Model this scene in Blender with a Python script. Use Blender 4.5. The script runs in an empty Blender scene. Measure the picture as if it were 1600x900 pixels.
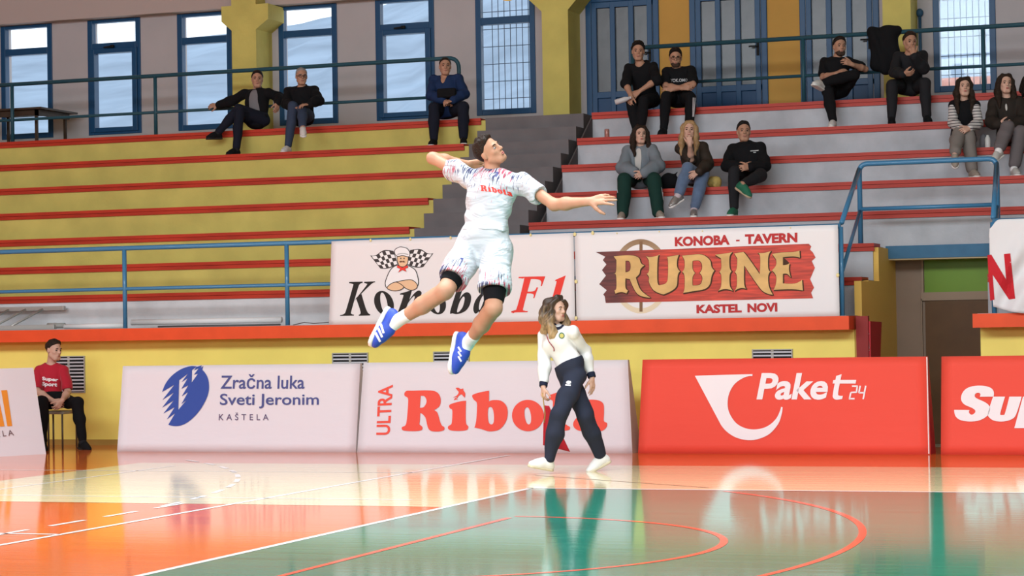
import bpy, bmesh, math, random
import numpy as np
from mathutils import Vector, Matrix
from mathutils.bvhtree import BVHTree

scene = bpy.context.scene
COL = scene.collection
random.seed(7)

# ------------------------------------------------------------------ camera
F_PX, YAW, PITCH, ROLL, CAM_H = 3500.0, -0.3455, 0.0166, -0.0168, 1.3941
_fw = np.array([math.sin(YAW)*math.cos(PITCH), math.cos(YAW)*math.cos(PITCH), math.sin(PITCH)])
_r0 = np.array([math.cos(YAW), -math.sin(YAW), 0.0])
_u0 = np.cross(_r0, _fw)
_rt = math.cos(ROLL)*_r0 + math.sin(ROLL)*_u0
_up = -math.sin(ROLL)*_r0 + math.cos(ROLL)*_u0
EYE = np.array([0.0, 0.0, CAM_H])
cam_data = bpy.data.cameras.new('camera')
cam_data.sensor_width = 36.0
cam_data.lens = 36.0*F_PX/1600.0
cam_data.clip_end = 2000
cam = bpy.data.objects.new('camera', cam_data)
COL.objects.link(cam)
M = Matrix.Identity(4)
for i in range(3):
    M[i][0], M[i][1], M[i][2], M[i][3] = _rt[i], _up[i], -_fw[i], EYE[i]
cam.matrix_world = M
scene.camera = cam

# ------------------------------------------------------------------ world, lamps, exposure
scene.view_settings.view_transform = 'Standard'
scene.view_settings.look = 'None'
scene.view_settings.gamma = 1.0
scene.view_settings.use_curve_mapping = False
scene.view_settings.exposure = 0.25
world = bpy.data.worlds.new('overcast_sky')
scene.world = world
world.use_nodes = True
_bg = world.node_tree.nodes['Background']
_bg.inputs[0].default_value = (0.93, 0.97, 1.0, 1)
_bg.inputs[1].default_value = 1.6

def area(name, loc, target, sx, sy, power, col=(1, 1, 1), spread=180):
    d = bpy.data.lights.new(name, 'AREA')
    d.shape = 'RECTANGLE'
    d.size, d.size_y, d.energy, d.color = sx, sy, power, col; d.spread = math.radians(spread)
    o = bpy.data.objects.new(name, d)
    COL.objects.link(o)
    o.location = loc
    v = Vector(target) - Vector(loc)
    o.rotation_euler = v.to_track_quat('-Z', 'Y').to_euler()
    return o
LAMP = (0.86, 0.97, 1.06)
area('hall_lamp_row', (-7, 0.0, 9.4), (-7, 10.0, 0.0), 26, 3.4, 4150, LAMP)
area('hall_lamp_row', (-7, 15.5, 9.8), (-7, 15.5, 0), 26, 2.0, 1150, LAMP, 85)
area('far_side_fill', (-7, -8.7, 4.8), (-7, 10, 3.0), 26, 3.0, 1150, (0.9, 0.97, 1.05))  # unseen fill light, added to lift the shade under the balcony slab
try:
    scene.cycles.use_denoising = True
    scene.cycles.max_bounces = 8
    scene.cycles.transparent_max_bounces = 12
    scene.cycles.sample_clamp_indirect = 6.0
except Exception:
    pass

# ------------------------------------------------------------------ pixel of the photograph -> point in the hall
def ray(x, y): return _fw + _rt*(x-800)/F_PX + _up*(450-y)/F_PX
def atY(x, y, Y):
    v = ray(x, y); return EYE + v*(Y/v[1])
def atZ(x, y, Z):
    v = ray(x, y); return EYE + v*((Z-CAM_H)/v[2])
def on_sphere(c, L, x, y, sign):
    """point on the sight line of (x, y) at distance L from c; sign -1 = nearer the camera"""
    v = ray(x, y); v = v/np.linalg.norm(v)
    t0 = float(np.dot(np.asarray(c)-EYE, v))
    q = EYE + v*t0
    h2 = L*L - float(np.dot(q-c, q-c))
    if h2 <= 0: return q
    return q + v*(sign*math.sqrt(h2))

# ------------------------------------------------------------------ materials
def lin(c):
    if isinstance(c, str):
        c = c.lstrip('#'); c = tuple(int(c[i:i+2], 16)/255 for i in (0, 2, 4))
    return tuple((v/12.92 if v <= 0.04045 else ((v+0.055)/1.055)**2.4) for v in c)
MATS = {}
def mat(name, color, rough=0.6, metal=0.0, spec=0.22, var=0.0, vscale=6.0, bump=0.0, bscale=40.0, linear=False, coat=0.0, vec=None, stretch=None, sheen=0.0):
    if name in MATS: return MATS[name]
    c = color if linear else lin(color)
    m = bpy.data.materials.new(name); m.use_nodes = True
    nt = m.node_tree; b = nt.nodes['Principled BSDF']
    b.inputs['Base Color'].default_value = (*c, 1)
    b.inputs['Roughness'].default_value = rough
    b.inputs['Metallic'].default_value = metal
    b.inputs['Specular IOR Level'].default_value = spec
    b.inputs['Coat Weight'].default_value = coat
    if sheen: b.inputs['Sheen Weight'].default_value = sheen
    if var or bump:
        tc = nt.nodes.new('ShaderNodeTexCoord'); src = tc.outputs['Object']
        if stretch:
            mp = nt.nodes.new('ShaderNodeMapping'); mp.inputs['Scale'].default_value = stretch
            nt.links.new(src, mp.inputs['Vector']); src = mp.outputs['Vector']
    if var:
        n = nt.nodes.new('ShaderNodeTexNoise'); n.inputs['Scale'].default_value = vscale; n.inputs['Detail'].default_value = 5
        nt.links.new(src, n.inputs['Vector'])
        r = nt.nodes.new('ShaderNodeMapRange'); r.inputs[1].default_value = 0.3; r.inputs[2].default_value = 0.7
        r.inputs[3].default_value = 1-var; r.inputs[4].default_value = 1+var*0.5
        nt.links.new(n.outputs['Fac'], r.inputs[0])
        mx = nt.nodes.new('ShaderNodeVectorMath'); mx.operation = 'SCALE'
        mx.inputs[0].default_value = c
        nt.links.new(r.outputs[0], mx.inputs['Scale'])
        nt.links.new(mx.outputs['Vector'], b.inputs['Base Color'])
    if bump:
        n2 = nt.nodes.new('ShaderNodeTexNoise'); n2.inputs['Scale'].default_value = bscale; n2.inputs['Detail'].default_value = 4
        nt.links.new(src, n2.inputs['Vector'])
        bp = nt.nodes.new('ShaderNodeBump'); bp.inputs['Strength'].default_value = bump; bp.inputs['Distance'].default_value = 0.02
        nt.links.new(n2.outputs['Fac'], bp.inputs['Height'])
        nt.links.new(bp.outputs['Normal'], b.inputs['Normal'])
    MATS[name] = m
    return m

# ------------------------------------------------------------------ objects
def org(o):
    v = np.zeros(3)
    while o is not None:
        v += np.array(o.location); o = o.parent
    return v
def tag(o, label=None, cat=None, group=None, kind=None):
    if label: o['label'] = label
    if cat: o['category'] = cat
    if group: o['group'] = group
    if kind: o['kind'] = kind
    return o
def thing(name, loc, label=None, cat=None, group=None, kind=None):
    o = bpy.data.objects.new(name, None); COL.objects.link(o)
    o.location = tuple(float(v) for v in loc); o.empty_display_size = 0.1
    return tag(o, label, cat, group, kind)
def mesh_obj(name, verts, faces, m, parent=None, loc=None, smooth=False, uv=None):
    verts = np.asarray(verts, float)
    o_ = org(parent) if parent is not None else (np.array(loc, float) if loc is not None else np.zeros(3))
    me = bpy.data.meshes.new(name)
    me.from_pydata([tuple(v) for v in (verts - o_)], [], [tuple(int(i) for i in f) for f in faces])
    if smooth: me.polygons.foreach_set('use_smooth', [True]*len(me.polygons))
    for mm in (m if isinstance(m, (list, tuple)) else [m]): me.materials.append(mm)
    if uv is not None:
        l = me.uv_layers.new(name='uv')
        idx = np.empty(len(me.loops), dtype=np.int32); me.loops.foreach_get('vertex_index', idx)
        l.data.foreach_set('uv', np.asarray(uv, np.float32)[idx].ravel())
    me.update()
    ob = bpy.data.objects.new(name, me); COL.objects.link(ob)
    if parent is not None: ob.parent = parent
    else: ob.location = tuple(o_)
    return ob

class MB:
    def __init__(s): s.v = []; s.f = []; s.mi = []
    def add(s, vs, fs, mi=0):
        n = len(s.v); s.v += [tuple(map(float, p)) for p in vs]; s.f += [tuple(i+n for i in f) for f in fs]; s.mi += [mi]*len(fs)
    def box(s, a, b, mi=0):
        (x0, y0, z0), (x1, y1, z1) = a, b
        s.add([(x0,y0,z0),(x1,y0,z0),(x1,y1,z0),(x0,y1,z0),(x0,y0,z1),(x1,y0,z1),(x1,y1,z1),(x0,y1,z1)],
              [(0,3,2,1),(4,5,6,7),(0,1,5,4),(1,2,6,5),(2,3,7,6),(3,0,4,7)], mi)
    def hexa(s, p, mi=0):   # eight corners: bottom loop, top loop
        s.add(p, [(0,3,2,1),(4,5,6,7),(0,1,5,4),(1,2,6,5),(2,3,7,6),(3,0,4,7)], mi)
    def quad(s, p, mi=0): s.add(p, [(0,1,2,3)], mi)
    def tube(s, pts, r, n=12, cap=True, mi=0):
        pts = [np.asarray(p, float) for p in pts]; rs = r if isinstance(r, (list, tuple)) else [r]*len(pts)
        base = len(s.v); prev = None
        for i, p in enumerate(pts):
            d = (pts[min(i+1, len(pts)-1)] - pts[max(i-1, 0)]); d = d/max(np.linalg.norm(d), 1e-9)
            if prev is None:
                a = np.array([0, 0, 1.0]) if abs(d[2]) < .9 else np.array([1.0, 0, 0])
                u = np.cross(d, a)
            else: u = prev - d*np.dot(prev, d)
            u = u/np.linalg.norm(u); w = np.cross(d, u); prev = u
            for k in range(n):
                t = 2*math.pi*k/n
                s.v.append(tuple(p + rs[i]*(math.cos(t)*u + math.sin(t)*w)))
        for i in range(len(pts)-1):
            for k in range(n):
                a = base+i*n+k; b = base+i*n+(k+1) % n
                s.f.append((a, b, b+n, a+n)); s.mi.append(mi)
        if cap:
            s.f.append(tuple(base+k for k in range(n))[::-1]); s.mi.append(mi)
            s.f.append(tuple(base+(len(pts)-1)*n+k for k in range(n))); s.mi.append(mi)
    def lathe(s, prof, c, n=20, mi=0):  # prof [(r,z)]
        base = len(s.v)
        for r, z in prof:
            for k in range(n):
                t = 2*math.pi*k/n; s.v.append((c[0]+r*math.cos(t), c[1]+r*math.sin(t), c[2]+z))
        for i in range(len(prof)-1):
            for k in range(n):
                a = base+i*n+k; b = base+i*n+(k+1) % n
                s.f.append((a, b, b+n, a+n)); s.mi.append(mi)
        s.f.append(tuple(base+k for k in range(n))[::-1]); s.mi.append(mi)
        s.f.append(tuple(base+(len(prof)-1)*n+k for k in range(n))); s.mi.append(mi)
    def ellipsoid(s, c, r, R=None, nu=14, nv=10, mi=0):
        c = np.asarray(c, float); R = np.eye(3) if R is None else R
        vs = []; fs = []
        for j in range(nv+1):
            ph = math.pi*j/nv
            for i in range(nu):
                t = 2*math.pi*i/nu
                l = np.array([r[0]*math.sin(ph)*math.cos(t), r[1]*math.sin(ph)*math.sin(t), r[2]*math.cos(ph)])
                vs.append(c + R @ l)
        for j in range(nv):
            for i in range(nu):
                a = j*nu+i; b = j*nu+(i+1) % nu
                fs.append((a, a+nu, b+nu, b))
        s.add(vs, fs, mi)
    def build(s, name, m, parent=None, loc=None, smooth=False, bevel=0.0):
        o = mesh_obj(name, s.v, s.f, m, parent, loc, smooth)
        if any(s.mi): o.data.polygons.foreach_set('material_index', s.mi)
        if smooth == 'auto':
            pass
        if bevel:
            b = o.modifiers.new('bevel', 'BEVEL'); b.width = bevel; b.segments = 2; b.limit_method = 'ANGLE'
        return o
def prism(poly, axis_vec):
    """extrude a planar polygon (list of 3-D points) along axis_vec"""
    n = len(poly); a = [np.asarray(p, float) for p in poly]; b = [p+np.asarray(axis_vec, float) for p in a]
    fs = [tuple(range(n))[::-1], tuple(range(n, 2*n))] + [(i, (i+1) % n, (i+1) % n+n, i+n) for i in range(n)]
    return a+b, fs
def bend(pts, r, n=6):
    """round the inner corners of a polyline"""
    P = [np.asarray(p, float) for p in pts]; out = [P[0]]
    for i in range(1, len(P)-1):
        a = P[i-1]-P[i]; b = P[i+1]-P[i]; la, lb = np.linalg.norm(a), np.linalg.norm(b)
        rr = min(r, la*.45, lb*.45); p0 = P[i]+a/la*rr; p1 = P[i]+b/lb*rr
        for k in range(n+1):
            t = k/n; out.append((1-t)**2*p0 + 2*t*(1-t)*P[i] + t*t*p1)
    out.append(P[-1]); return out

# ------------------------------------------------------------------ flat printed shapes (outlines with holes)
def sm(pts, n=4):
    """closed Catmull-Rom outline; a third value marks a corner"""
    P = [np.array(p[:2], float) for p in pts]; C = [len(p) > 2 for p in pts]; N = len(P); out = []
    for i in range(N):
        p1, p2 = P[i], P[(i+1) % N]
        m1 = np.zeros(2) if C[i] else (P[(i+1) % N]-P[i-1])*.5
        m2 = np.zeros(2) if C[(i+1) % N] else (P[(i+2) % N]-P[i])*.5
        if C[i] and C[(i+1) % N]: out.append(p1); continue
        if C[i]: m1 = (p2-p1) - m2*.5
        if C[(i+1) % N]: m2 = (p2-p1) - m1*.5
        for k in range(n):
            t = k/n; t2 = t*t; t3 = t2*t
            out.append((2*t3-3*t2+1)*p1 + (t3-2*t2+t)*m1 + (-2*t3+3*t2)*p2 + (t3-t2)*m2)
    return out
def inflate(poly, d):
    P = np.asarray(poly, float); N = len(P); A = 0
    for i in range(N): A += P[i][0]*P[(i+1) % N][1]-P[(i+1) % N][0]*P[i][1]
    s = 1 if A > 0 else -1; out = []
    for i in range(N):
        e = P[(i+1) % N]-P[i-1]; l = np.linalg.norm(e)
        nrm = np.array([e[1], -e[0]])/max(l, 1e-9)*s
        out.append(P[i]+nrm*d)
    return out
def ell2(cx, cy, rx, ry, n=32, slant=0.0):
    return [np.array([cx+rx*math.cos(2*math.pi*k/n)-slant*ry*math.sin(2*math.pi*k/n), cy+ry*math.sin(2*math.pi*k/n)]) for k in range(n)]
def fill(polys):
    """triangulate outlines (even-odd holes) -> 2-D verts, faces"""
    cu = bpy.data.curves.new('tmp', 'CURVE'); cu.dimensions = '2D'; cu.fill_mode = 'FRONT'
    for p in polys:
        sp = cu.splines.new('POLY'); sp.points.add(len(p)-1)
        for q, pt in zip(p, sp.points): pt.co = (q[0], q[1], 0, 1)
        sp.use_cyclic_u = True
    ob = bpy.data.objects.new('tmp', cu); COL.objects.link(ob)
    dg = bpy.context.evaluated_depsgraph_get(); ev = ob.evaluated_get(dg); me = ev.to_mesh()
    v = [np.array(x.co[:2]) for x in me.vertices]; f = [tuple(p.vertices) for p in me.polygons]
    ev.to_mesh_clear(); bpy.data.objects.remove(ob); bpy.data.curves.remove(cu)
    return v, f
def text2(s, offset=0.0, space=1.0, res=4):
    cu = bpy.data.curves.new('tmp', 'FONT'); cu.body = s; cu.offset = offset; cu.space_character = space; cu.resolution_u = res
    ob = bpy.data.objects.new('tmp', cu); COL.objects.link(ob)
    dg = bpy.context.evaluated_depsgraph_get(); ev = ob.evaluated_get(dg); me = ev.to_mesh()
    v = np.array([x.co[:2] for x in me.vertices]); f = [tuple(p.vertices) for p in me.polygons]
    ev.to_mesh_clear(); bpy.data.objects.remove(ob); bpy.data.curves.remove(cu)
    lo, hi = v.min(0), v.max(0)
    return (v-lo)/(hi-lo), f
def text_px(s, tl, tr, bl, br, **k):
    v, f = text2(s, **k); tl, tr, bl, br = map(np.array, (tl, tr, bl, br)); out = []
    for u, w in v:
        out.append((bl*(1-u)+br*u)*(1-w) + (tl*(1-u)+tr*u)*w)
    return out, f
def zc(x0, y0, sc):
    return lambda pts: [((p[0]/sc+x0, p[1]/sc+y0) + tuple(p[2:])) for p in pts]
def put(name, vf, place, m, parent):
    """lay flat 2-D shapes (photo pixels) on a surface: place(x, y) -> 3-D point"""
    v, f = vf
    V = [place(*p) for p in v]
    # face the camera
    F = []
    for q in f:
        a, b, c = (np.asarray(V[q[0]]), np.asarray(V[q[1]]), np.asarray(V[q[2]]))
        nrm = np.cross(b-a, c-a)
        F.append(q if np.dot(nrm, EYE-a) > 0 else q[::-1])
    return mesh_obj(name, V, F, m, parent)
def merge(*vfs):
    V = []; Fs = []
    for v, f in vfs:
        n = len(V); V += list(v); Fs += [tuple(i+n for i in q) for q in f]
    return V, Fs
# ================================================================== MATERIALS
Y_SIDE = 17.95
def floor_mat(name, color, var=0.10):
    m = mat(name, color, rough=0.09, spec=0.5, linear=True)
    nt = m.node_tree; b = nt.nodes['Principled BSDF']
    tc = nt.nodes.new('ShaderNodeTexCoord')
    mp = nt.nodes.new('ShaderNodeMapping'); mp.inputs['Scale'].default_value = (0.35, 9.0, 1)
    nt.links.new(tc.outputs['Object'], mp.inputs['Vector'])
    n = nt.nodes.new('ShaderNodeTexNoise'); n.inputs['Scale'].default_value = 1.6; n.inputs['Detail'].default_value = 6
    nt.links.new(mp.outputs['Vector'], n.inputs['Vector'])
    r = nt.nodes.new('ShaderNodeMapRange'); r.inputs[1].default_value = .3; r.inputs[2].default_value = .7
    r.inputs[3].default_value = 1-var; r.inputs[4].default_value = 1+var
    nt.links.new(n.outputs['Fac'], r.inputs[0])
    s = nt.nodes.new('ShaderNodeVectorMath'); s.operation = 'SCALE'; s.inputs[0].default_value = color
    nt.links.new(r.outputs[0], s.inputs['Scale']); nt.links.new(s.outputs['Vector'], b.inputs['Base Color'])
    bp = nt.nodes.new('ShaderNodeBump'); bp.inputs['Strength'].default_value = 0.05; bp.inputs['Distance'].default_value = 0.01
    nt.links.new(n.outputs['Fac'], bp.inputs['Height']); nt.links.new(bp.outputs['Normal'], b.inputs['Normal'])
    r2 = nt.nodes.new('ShaderNodeMapRange'); r2.inputs[3].default_value = 0.05; r2.inputs[4].default_value = 0.12
    nt.links.new(n.outputs['Fac'], r2.inputs[0]); nt.links.new(r2.outputs[0], b.inputs['Roughness']); b.inputs['IOR'].default_value = 1.42
    return m
FM = [floor_mat('floor_orange', (.72, .15, .022)), floor_mat('floor_wood', (.76, .63, .35)), floor_mat('floor_green', (.008, .215, .135)),
      mat('line_white', (.9, .88, .84), rough=.12, linear=True), mat('line_red', (.85, .10, .05), rough=.12, linear=True), mat('line_dark', (.10, .04, .02), rough=.3, linear=True)]
YEL = mat('yellow_paint', (.93, .80, .18), rough=.55, linear=True, var=.06, vscale=2.5)
YEL2 = mat('yellow_concrete_dimmed', (.56, .475, .125), rough=.7, linear=True, var=.14, vscale=2.2, bump=.15, bscale=30)  # yellow darkened so the stands' dimmer light is in the colour
WHT = mat('white_concrete_dimmed', (.46, .47, .49), rough=.75, linear=True, var=.20, vscale=2.4, bump=.15, bscale=30)  # white toned down in colour for the weaker light on the stands
REDB = mat('red_board', (.47, .038, .016), rough=.45, linear=True, var=.22, vscale=5, stretch=(.4, 3, 3))
REDB2 = mat('red_board_light', (.45, .040, .022), rough=.45, linear=True, var=.15, vscale=5, stretch=(.4, 3, 3))
LEDGE = mat('orange_red_edge', (.78, .085, .022), rough=.5, linear=True, var=.08, vscale=4)
GREY = mat('grey_step', (.155, .14, .14), rough=.8, linear=True, var=.15, vscale=3)
CONC = mat('grey_tread', (.34, .32, .31), rough=.8, linear=True, var=.15, vscale=3)
MAUVE = mat('mauve_plaster', (.42, .385, .385), rough=.8, linear=True, var=.05, vscale=2)
OCHRE = mat('ochre_plaster', (.50, .275, .062), rough=.75, linear=True, var=.06, vscale=2)
BLUEF = mat('blue_frame', (.010, .058, .14), rough=.35, linear=True)
BLUER = mat('blue_rail', (.055, .20, .36), rough=.32, linear=True, coat=.3)
TEALR = mat('teal_rail', (.022, .075, .10), rough=.4, linear=True)
BEAMB = mat('blue_beam', (.055, .16, .27), rough=.6, linear=True, var=.12)
PLAST = mat('hall_plaster', (.45, .43, .40), rough=.9, linear=True)
BLACK = mat('matt_black', (.008, .008, .008), rough=.7, linear=True)

def struct(o, label=None): return tag(o, label, kind='structure')

# ================================================================== FLOOR
mb = MB()
def frect(x0, x1, y0, y1, z, mi): mb.quad([(x0, y0, z), (x1, y0, z), (x1, y1, z), (x0, y1, z)], mi)
def fband(pts, w, z, mi, closed=False):
    P = [np.array(p, float) for p in pts]; L = []; R_ = []
    for i, p in enumerate(P):
        d = P[min(i+1, len(P)-1)]-P[max(i-1, 0)]; d /= np.linalg.norm(d); nn = np.array([-d[1], d[0]])
        L.append(p+nn*w/2); R_.append(p-nn*w/2)
    for i in range(len(P)-1):
        mb.quad([(*R_[i], z), (*R_[i+1], z), (*L[i+1], z), (*L[i], z)], mi)
frect(-24, 6, -9, 24.33, 0, 0)
frect(-11.80, -6.36, 16.10, 21.05, .0010, 1)
frect(-6.36, 6, Y_SIDE+.1, 21.05, .0010, 1)
frect(-6.36, 6, 5, Y_SIDE+.06, .0010, 2)
XE = -6.36
fband([(XE, 4), (XE, Y_SIDE+.12)], .055, .0022, 3)
fband([(XE-.03, Y_SIDE+.10), (6, Y_SIDE+.10)], .055, .0022, 3)
fband([(-8.22, 6), (-8.20, 22.6)], .05, .0022, 3)
y = 6.0
while y < 16.0:
    fband([(-8.65, y+.35), (-8.65, y+.83)], .05, .0022, 3); y += .775
a0 = 0.10
while a0 < .78:                       # dashed nine-metre arc
    fband([(-17.65+9*math.cos(a0+.045*q/3), 14.95+9*math.sin(a0+.045*q/3)) for q in range(4)], .05, .0022, 3); a0 += .075
fband([(-11.15, 16.7), (-11.15, 20.6)], .035, .0022, 3)
fband([(-13.2, 19.82), (-7.2, 19.82)], .035, .0022, 3)
fband([(-10.9, 16.72), (-6.9, 16.72)], .035, .0022, 3)
fband([(-9.3, 13.52), (-8.22, 13.52)], .05, .0022, 3)
fband([(-5.54, 9), (-5.54, 15.25)], .05, .0024, 4)
fband([(-5.54+2.02*math.cos(t), 13.35+2.02*math.sin(t)) for t in np.linspace(-math.pi/2, math.pi/2, 49)], .05, .0024, 4)
fband([(-9.0+6.27*math.cos(t), 13.42+6.27*math.sin(t)) for t in np.linspace(-.9, .8, 81)], .05, .0024, 4)
fband([(-6.85, 19.58), (-4.85, 18.27)], .018, .0024, 5)
struct(mb.build('floor', FM))

# ================================================================== HALL SHELL
def wall(name, a, b, m): 
    k = MB(); k.box(a, b); return struct(k.build(name, m))
wall('ceiling', (-24, -9, 10.5), (6, 31.3, 10.7), PLAST)
wall('wall_left', (-24.2, -9, 0), (-24, 31.3, 10.5), PLAST)
wall('wall_right', (6, -9, 0), (6.2, 31.3, 10.5), PLAST)
wall('wall_near', (-24.2, -9.2, 0), (6.2, -9, 10.5), PLAST)

# wall below the stands
XL, XR = -4.78, -3.42       # the passage through the stand
YW, YLED = 24.31, 23.96
k = MB(); k.box((-24, YW, 0), (XL, 24.55, 1.30)); k.box((XR, YW, 0), (6, 24.55, 1.30))
struct(k.build('wall_front', YEL))
k = MB(); k.box((-24, YW-.012, 0), (XL, YW, .07)); k.box((XR, YW-.012, 0), (6, YW, .07))
struct(k.build('baseboard_front', mat('dark_yellow_base', (.42, .27, .06), rough=.6, linear=True)))
k = MB()
for a, b in ((-24, XL+.01), (XR-.03, 6)):
    k.box((a, YLED, 1.286), (b, 24.99, 1.433))
struct(k.build('balcony_slab', LEDGE))
k = MB()
for a, b in ((-24, XL-.02), (XR+.02, 6)): k.box((a, YLED+.02, 1.433), (b, 24.98, 1.437))
struct(k.build('balcony_floor', CONC))

# terraces -----------------------------------------------------------
def Yk(i): return 24.97+.664*i
def Zk(i): return 1.87+.398*i
def terrace(name, x0, x1, ks, mats):   # mats: riser k -> index
    k = MB()
    for i in ks:
        zb = 1.433 if i == 0 else Zk(i-1)-.04
        top = Zk(i)-.03
        yb = 31.0 if i == 6 else Yk(i+1)+.05
        k.box((x0, Yk(i), zb), (x1, yb, top), mats(i))
    return k
XS0, XS1 = -10.77, -9.22     # the stair
struct(terrace('t', -24, XS0, range(7), lambda i: 0 if i == 0 else 1).build('left_terrace', [mat('white_concrete_lit', (.64, .64, .64), rough=.75, linear=True, var=.16, vscale=2.4, bump=.12, bscale=30), YEL2, CONC]))  # lowest riser in a lighter white: its stronger light is painted in
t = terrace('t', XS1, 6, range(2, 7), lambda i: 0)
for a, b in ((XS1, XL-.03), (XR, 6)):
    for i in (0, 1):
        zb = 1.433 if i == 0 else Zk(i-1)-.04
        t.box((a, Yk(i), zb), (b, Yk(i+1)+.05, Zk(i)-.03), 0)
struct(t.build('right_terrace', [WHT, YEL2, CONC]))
# stair between the terraces
k = MB()
for j in range(14):
    z1 = 1.433+.2018*(j+1); y0 = 24.64+.332*j
    y1 = 31.0 if j == 13 else y0+.40
    k.box((XS0, y0, 1.433), (XS1-.13, y0+.332 if j < 13 else 31.0, z1))
k.box((XS1-.13, 25.2, 1.433), (XS1-.02, 31, 1.5))
struct(k.build('stair', GREY))
k = MB(); vs, fs = prism([(XS1-.02, 24.97, 1.433), (XS1-.02, 31, 1.433), (XS1-.02, 31, 4.2), (XS1-.02, 28.95, 4.2)], (.02, 0, 0)); k.add(vs, fs)
struct(k.build('stair_cheek', mat('dark_cheek', (.09, .08, .08), rough=.9, linear=True)))

def seat_board(x0, x1, i, label, group, m):
    k = MB(); yy, zz = Yk(i), Zk(i)
    k.box((x0, yy-.035, zz-.042), (x1, yy+.36, zz))
    k.box((x0, yy-.024, zz-.09), (x1, yy-.001, zz-.047))
    k.box((x0+.01, yy-.014, zz-.05), (x1-.01, yy-.001, zz-.04))
    o = k.build('bench_board', m, loc=((x0+x1)/2, yy, zz))
    return tag(o, label, 'bench', group)
ordn = ['lowest', 'second', 'third', 'fourth', 'fifth', 'sixth', 'topmost']
for i in range(7):
    seat_board(-24, XS0-.06 if i else XS0-.06, i, f'long red bench board on the {ordn[i]} step of the yellow left stand', 'red bench boards of the left stand', REDB)
for i in range(2, 7):
    seat_board(XS1, 6, i, f'long red bench board on the {ordn[i]} step of the grey right stand', 'red bench boards of the right stand', REDB2)
for i in (0, 1):
    seat_board(XS1, XL-.03+(.02 if i else 0), i, f'short red bench board on the {ordn[i]} step left of the passage', 'red bench boards of the right stand', REDB2)
    seat_board(XR-.02*i, 6, i, f'short red bench board on the {ordn[i]} step right of the passage', 'red bench boards of the right stand', REDB2)

# passage -------------------------------------------------------------
YB2 = 26.75
k = MB()
prof = [(XL, 24.31, -.1), (XL-.02, 24.99, -.1)]
# stepped left cheek of the passage (yellow)
for (y0, y1, z1) in ((24.33, 24.60, 1.284), (24.60, 25.02, 1.82), (25.02, 25.66, 1.83), (25.66, YB2, 2.22)):
    k.box((XL-.05, y0, -.1), (XL+.03, y1, z1))
struct(k.build('wall_passage', mat('ochre_yellow', (.80, .50, .11), rough=.6, linear=True)))
k = MB(); k.box((XR-.001, 24.56, -.1), (XR+.1, 24.96, 1.283)); k.box((XR-.001, 24.96, -.1), (XR+.1, 25.62, 1.80)); k.box((XR-.001, 25.62, -.1), (XR+.1, YB2, 2.2)); struct(k.build('wall_passage_right', WHT))
k = MB(); k.box((XL, YB2, -.1), (XR, YB2+.15, 2.3)); struct(k.build('wall_passage_end', mat('taupe_wall', (.30, .215, .155), rough=.8, linear=True, var=.04)))
k = MB(); k.box((XL, 24.33, -.12), (XR, YB2, -.1)); struct(k.build('floor_passage', mat('passage_floor', (.5, .46, .36), rough=.6, linear=True)))
k = MB(); k.box((XL+.0, 26.28, 2.10), (XR, 26.62, 2.25)); struct(k.build('blue_beam', BEAMB))
k = MB(); k.box((XL+.0, 26.30, 2.085), (XR, YB2, 2.10)); struct(k.build('ceiling_passage', mat('cream_soffit', (.62, .48, .28), rough=.8, linear=True)))
k = MB()
for p in [(1356, 413), ]:
    c = atY(1368, 419, 26.6); k.ellipsoid(c, (.03, .03, .04)); k.tube([c, c+np.array([0, .12, .05])], .012)
tag(k.build('wall_lamp', mat('lamp_white', (.6, .52, .42), rough=.5, linear=True), loc=atY(1368, 419, 26.6), smooth=True), 'tiny round fitting high on the taupe wall inside the passage', 'lamp')

# door at the end of the passage
def px_box(mb_, xa, ya, xb, yb, Y, th, mi=0):
    a = atY(xa, ya, Y); b = atY(xb, yb, Y)
    mb_.box((a[0], Y-th, b[2]), (b[0], Y, a[2]), mi)
d = struct(thing('door_1', atY(1490, 690, YB2)*np.array([1, 1, 0])))
k = MB(); px_box(k, 1446, 468, 1560, 696, YB2, .03); k.build('door_leaf', mat('dark_brown_door', (.12, .055, .016), rough=.45, linear=True, var=.1), d)
k = MB(); px_box(k, 1440, 457, 1560, 467.5, YB2, .05); px_box(k, 1440, 467, 1446, 696, YB2, .05); px_box(k, 1440, 404, 1444.5, 467, YB2, .045)
k.build('door_frame', mat('taupe_frame', (.33, .235, .16), rough=.6, linear=True), d)
k = MB(); px_box(k, 1444, 402, 1560, 455.5, YB2, .02); k.build('green_transom', mat('green_panel', (.15, .27, .012), rough=.35, linear=True, var=.12, vscale=1.5), d)

# ================================================================== WINDOW WALL
YWIN = 31.0
wins = [(-19.80, -18.86), (-18.21, -17.27), (-16.62, -15.68), (-14.88, -13.905), (-13.27, -12.32), (-11.66, -10.73), (-4.92, -4.07)]
doors = [(-9.945, -8.843), (-8.385, -7.254), (-6.785, -5.665)]
ZB, ZT = 4.50, 6.318
k = MB()
segs = sorted([(a, b, ZB, ZT) for a, b in wins] + [(a, b, 4.2, 6.9) for a, b in doors])
x = -24.0
def wmi(xx): return 1 if -10.1 < xx < -5.4 else 0
for a, b, z0, z1 in segs:
    k.box((x, YWIN, 4.2), (a, YWIN+.3, 10.5), wmi((x+a)/2))
    if z0 > 4.2: k.box((a, YWIN, 4.2), (b, YWIN+.3, z0), wmi((a+b)/2))
    k.box((a, YWIN, z1), (b, YWIN+.3, 10.5), wmi((a+b)/2))
    x = b
k.box((x, YWIN, 4.2), (6, YWIN+.3, 10.5), 0)
struct(k.build('wall_back', [MAUVE, OCHRE]))
k = MB(); k.box((-24, YWIN-.22, ZT+.005), (-10.5, YWIN, 10.5))
struct(k.build('trim_beam', mat('beam_plaster', (.42, .34, .31), rough=.8, linear=True)))
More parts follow.
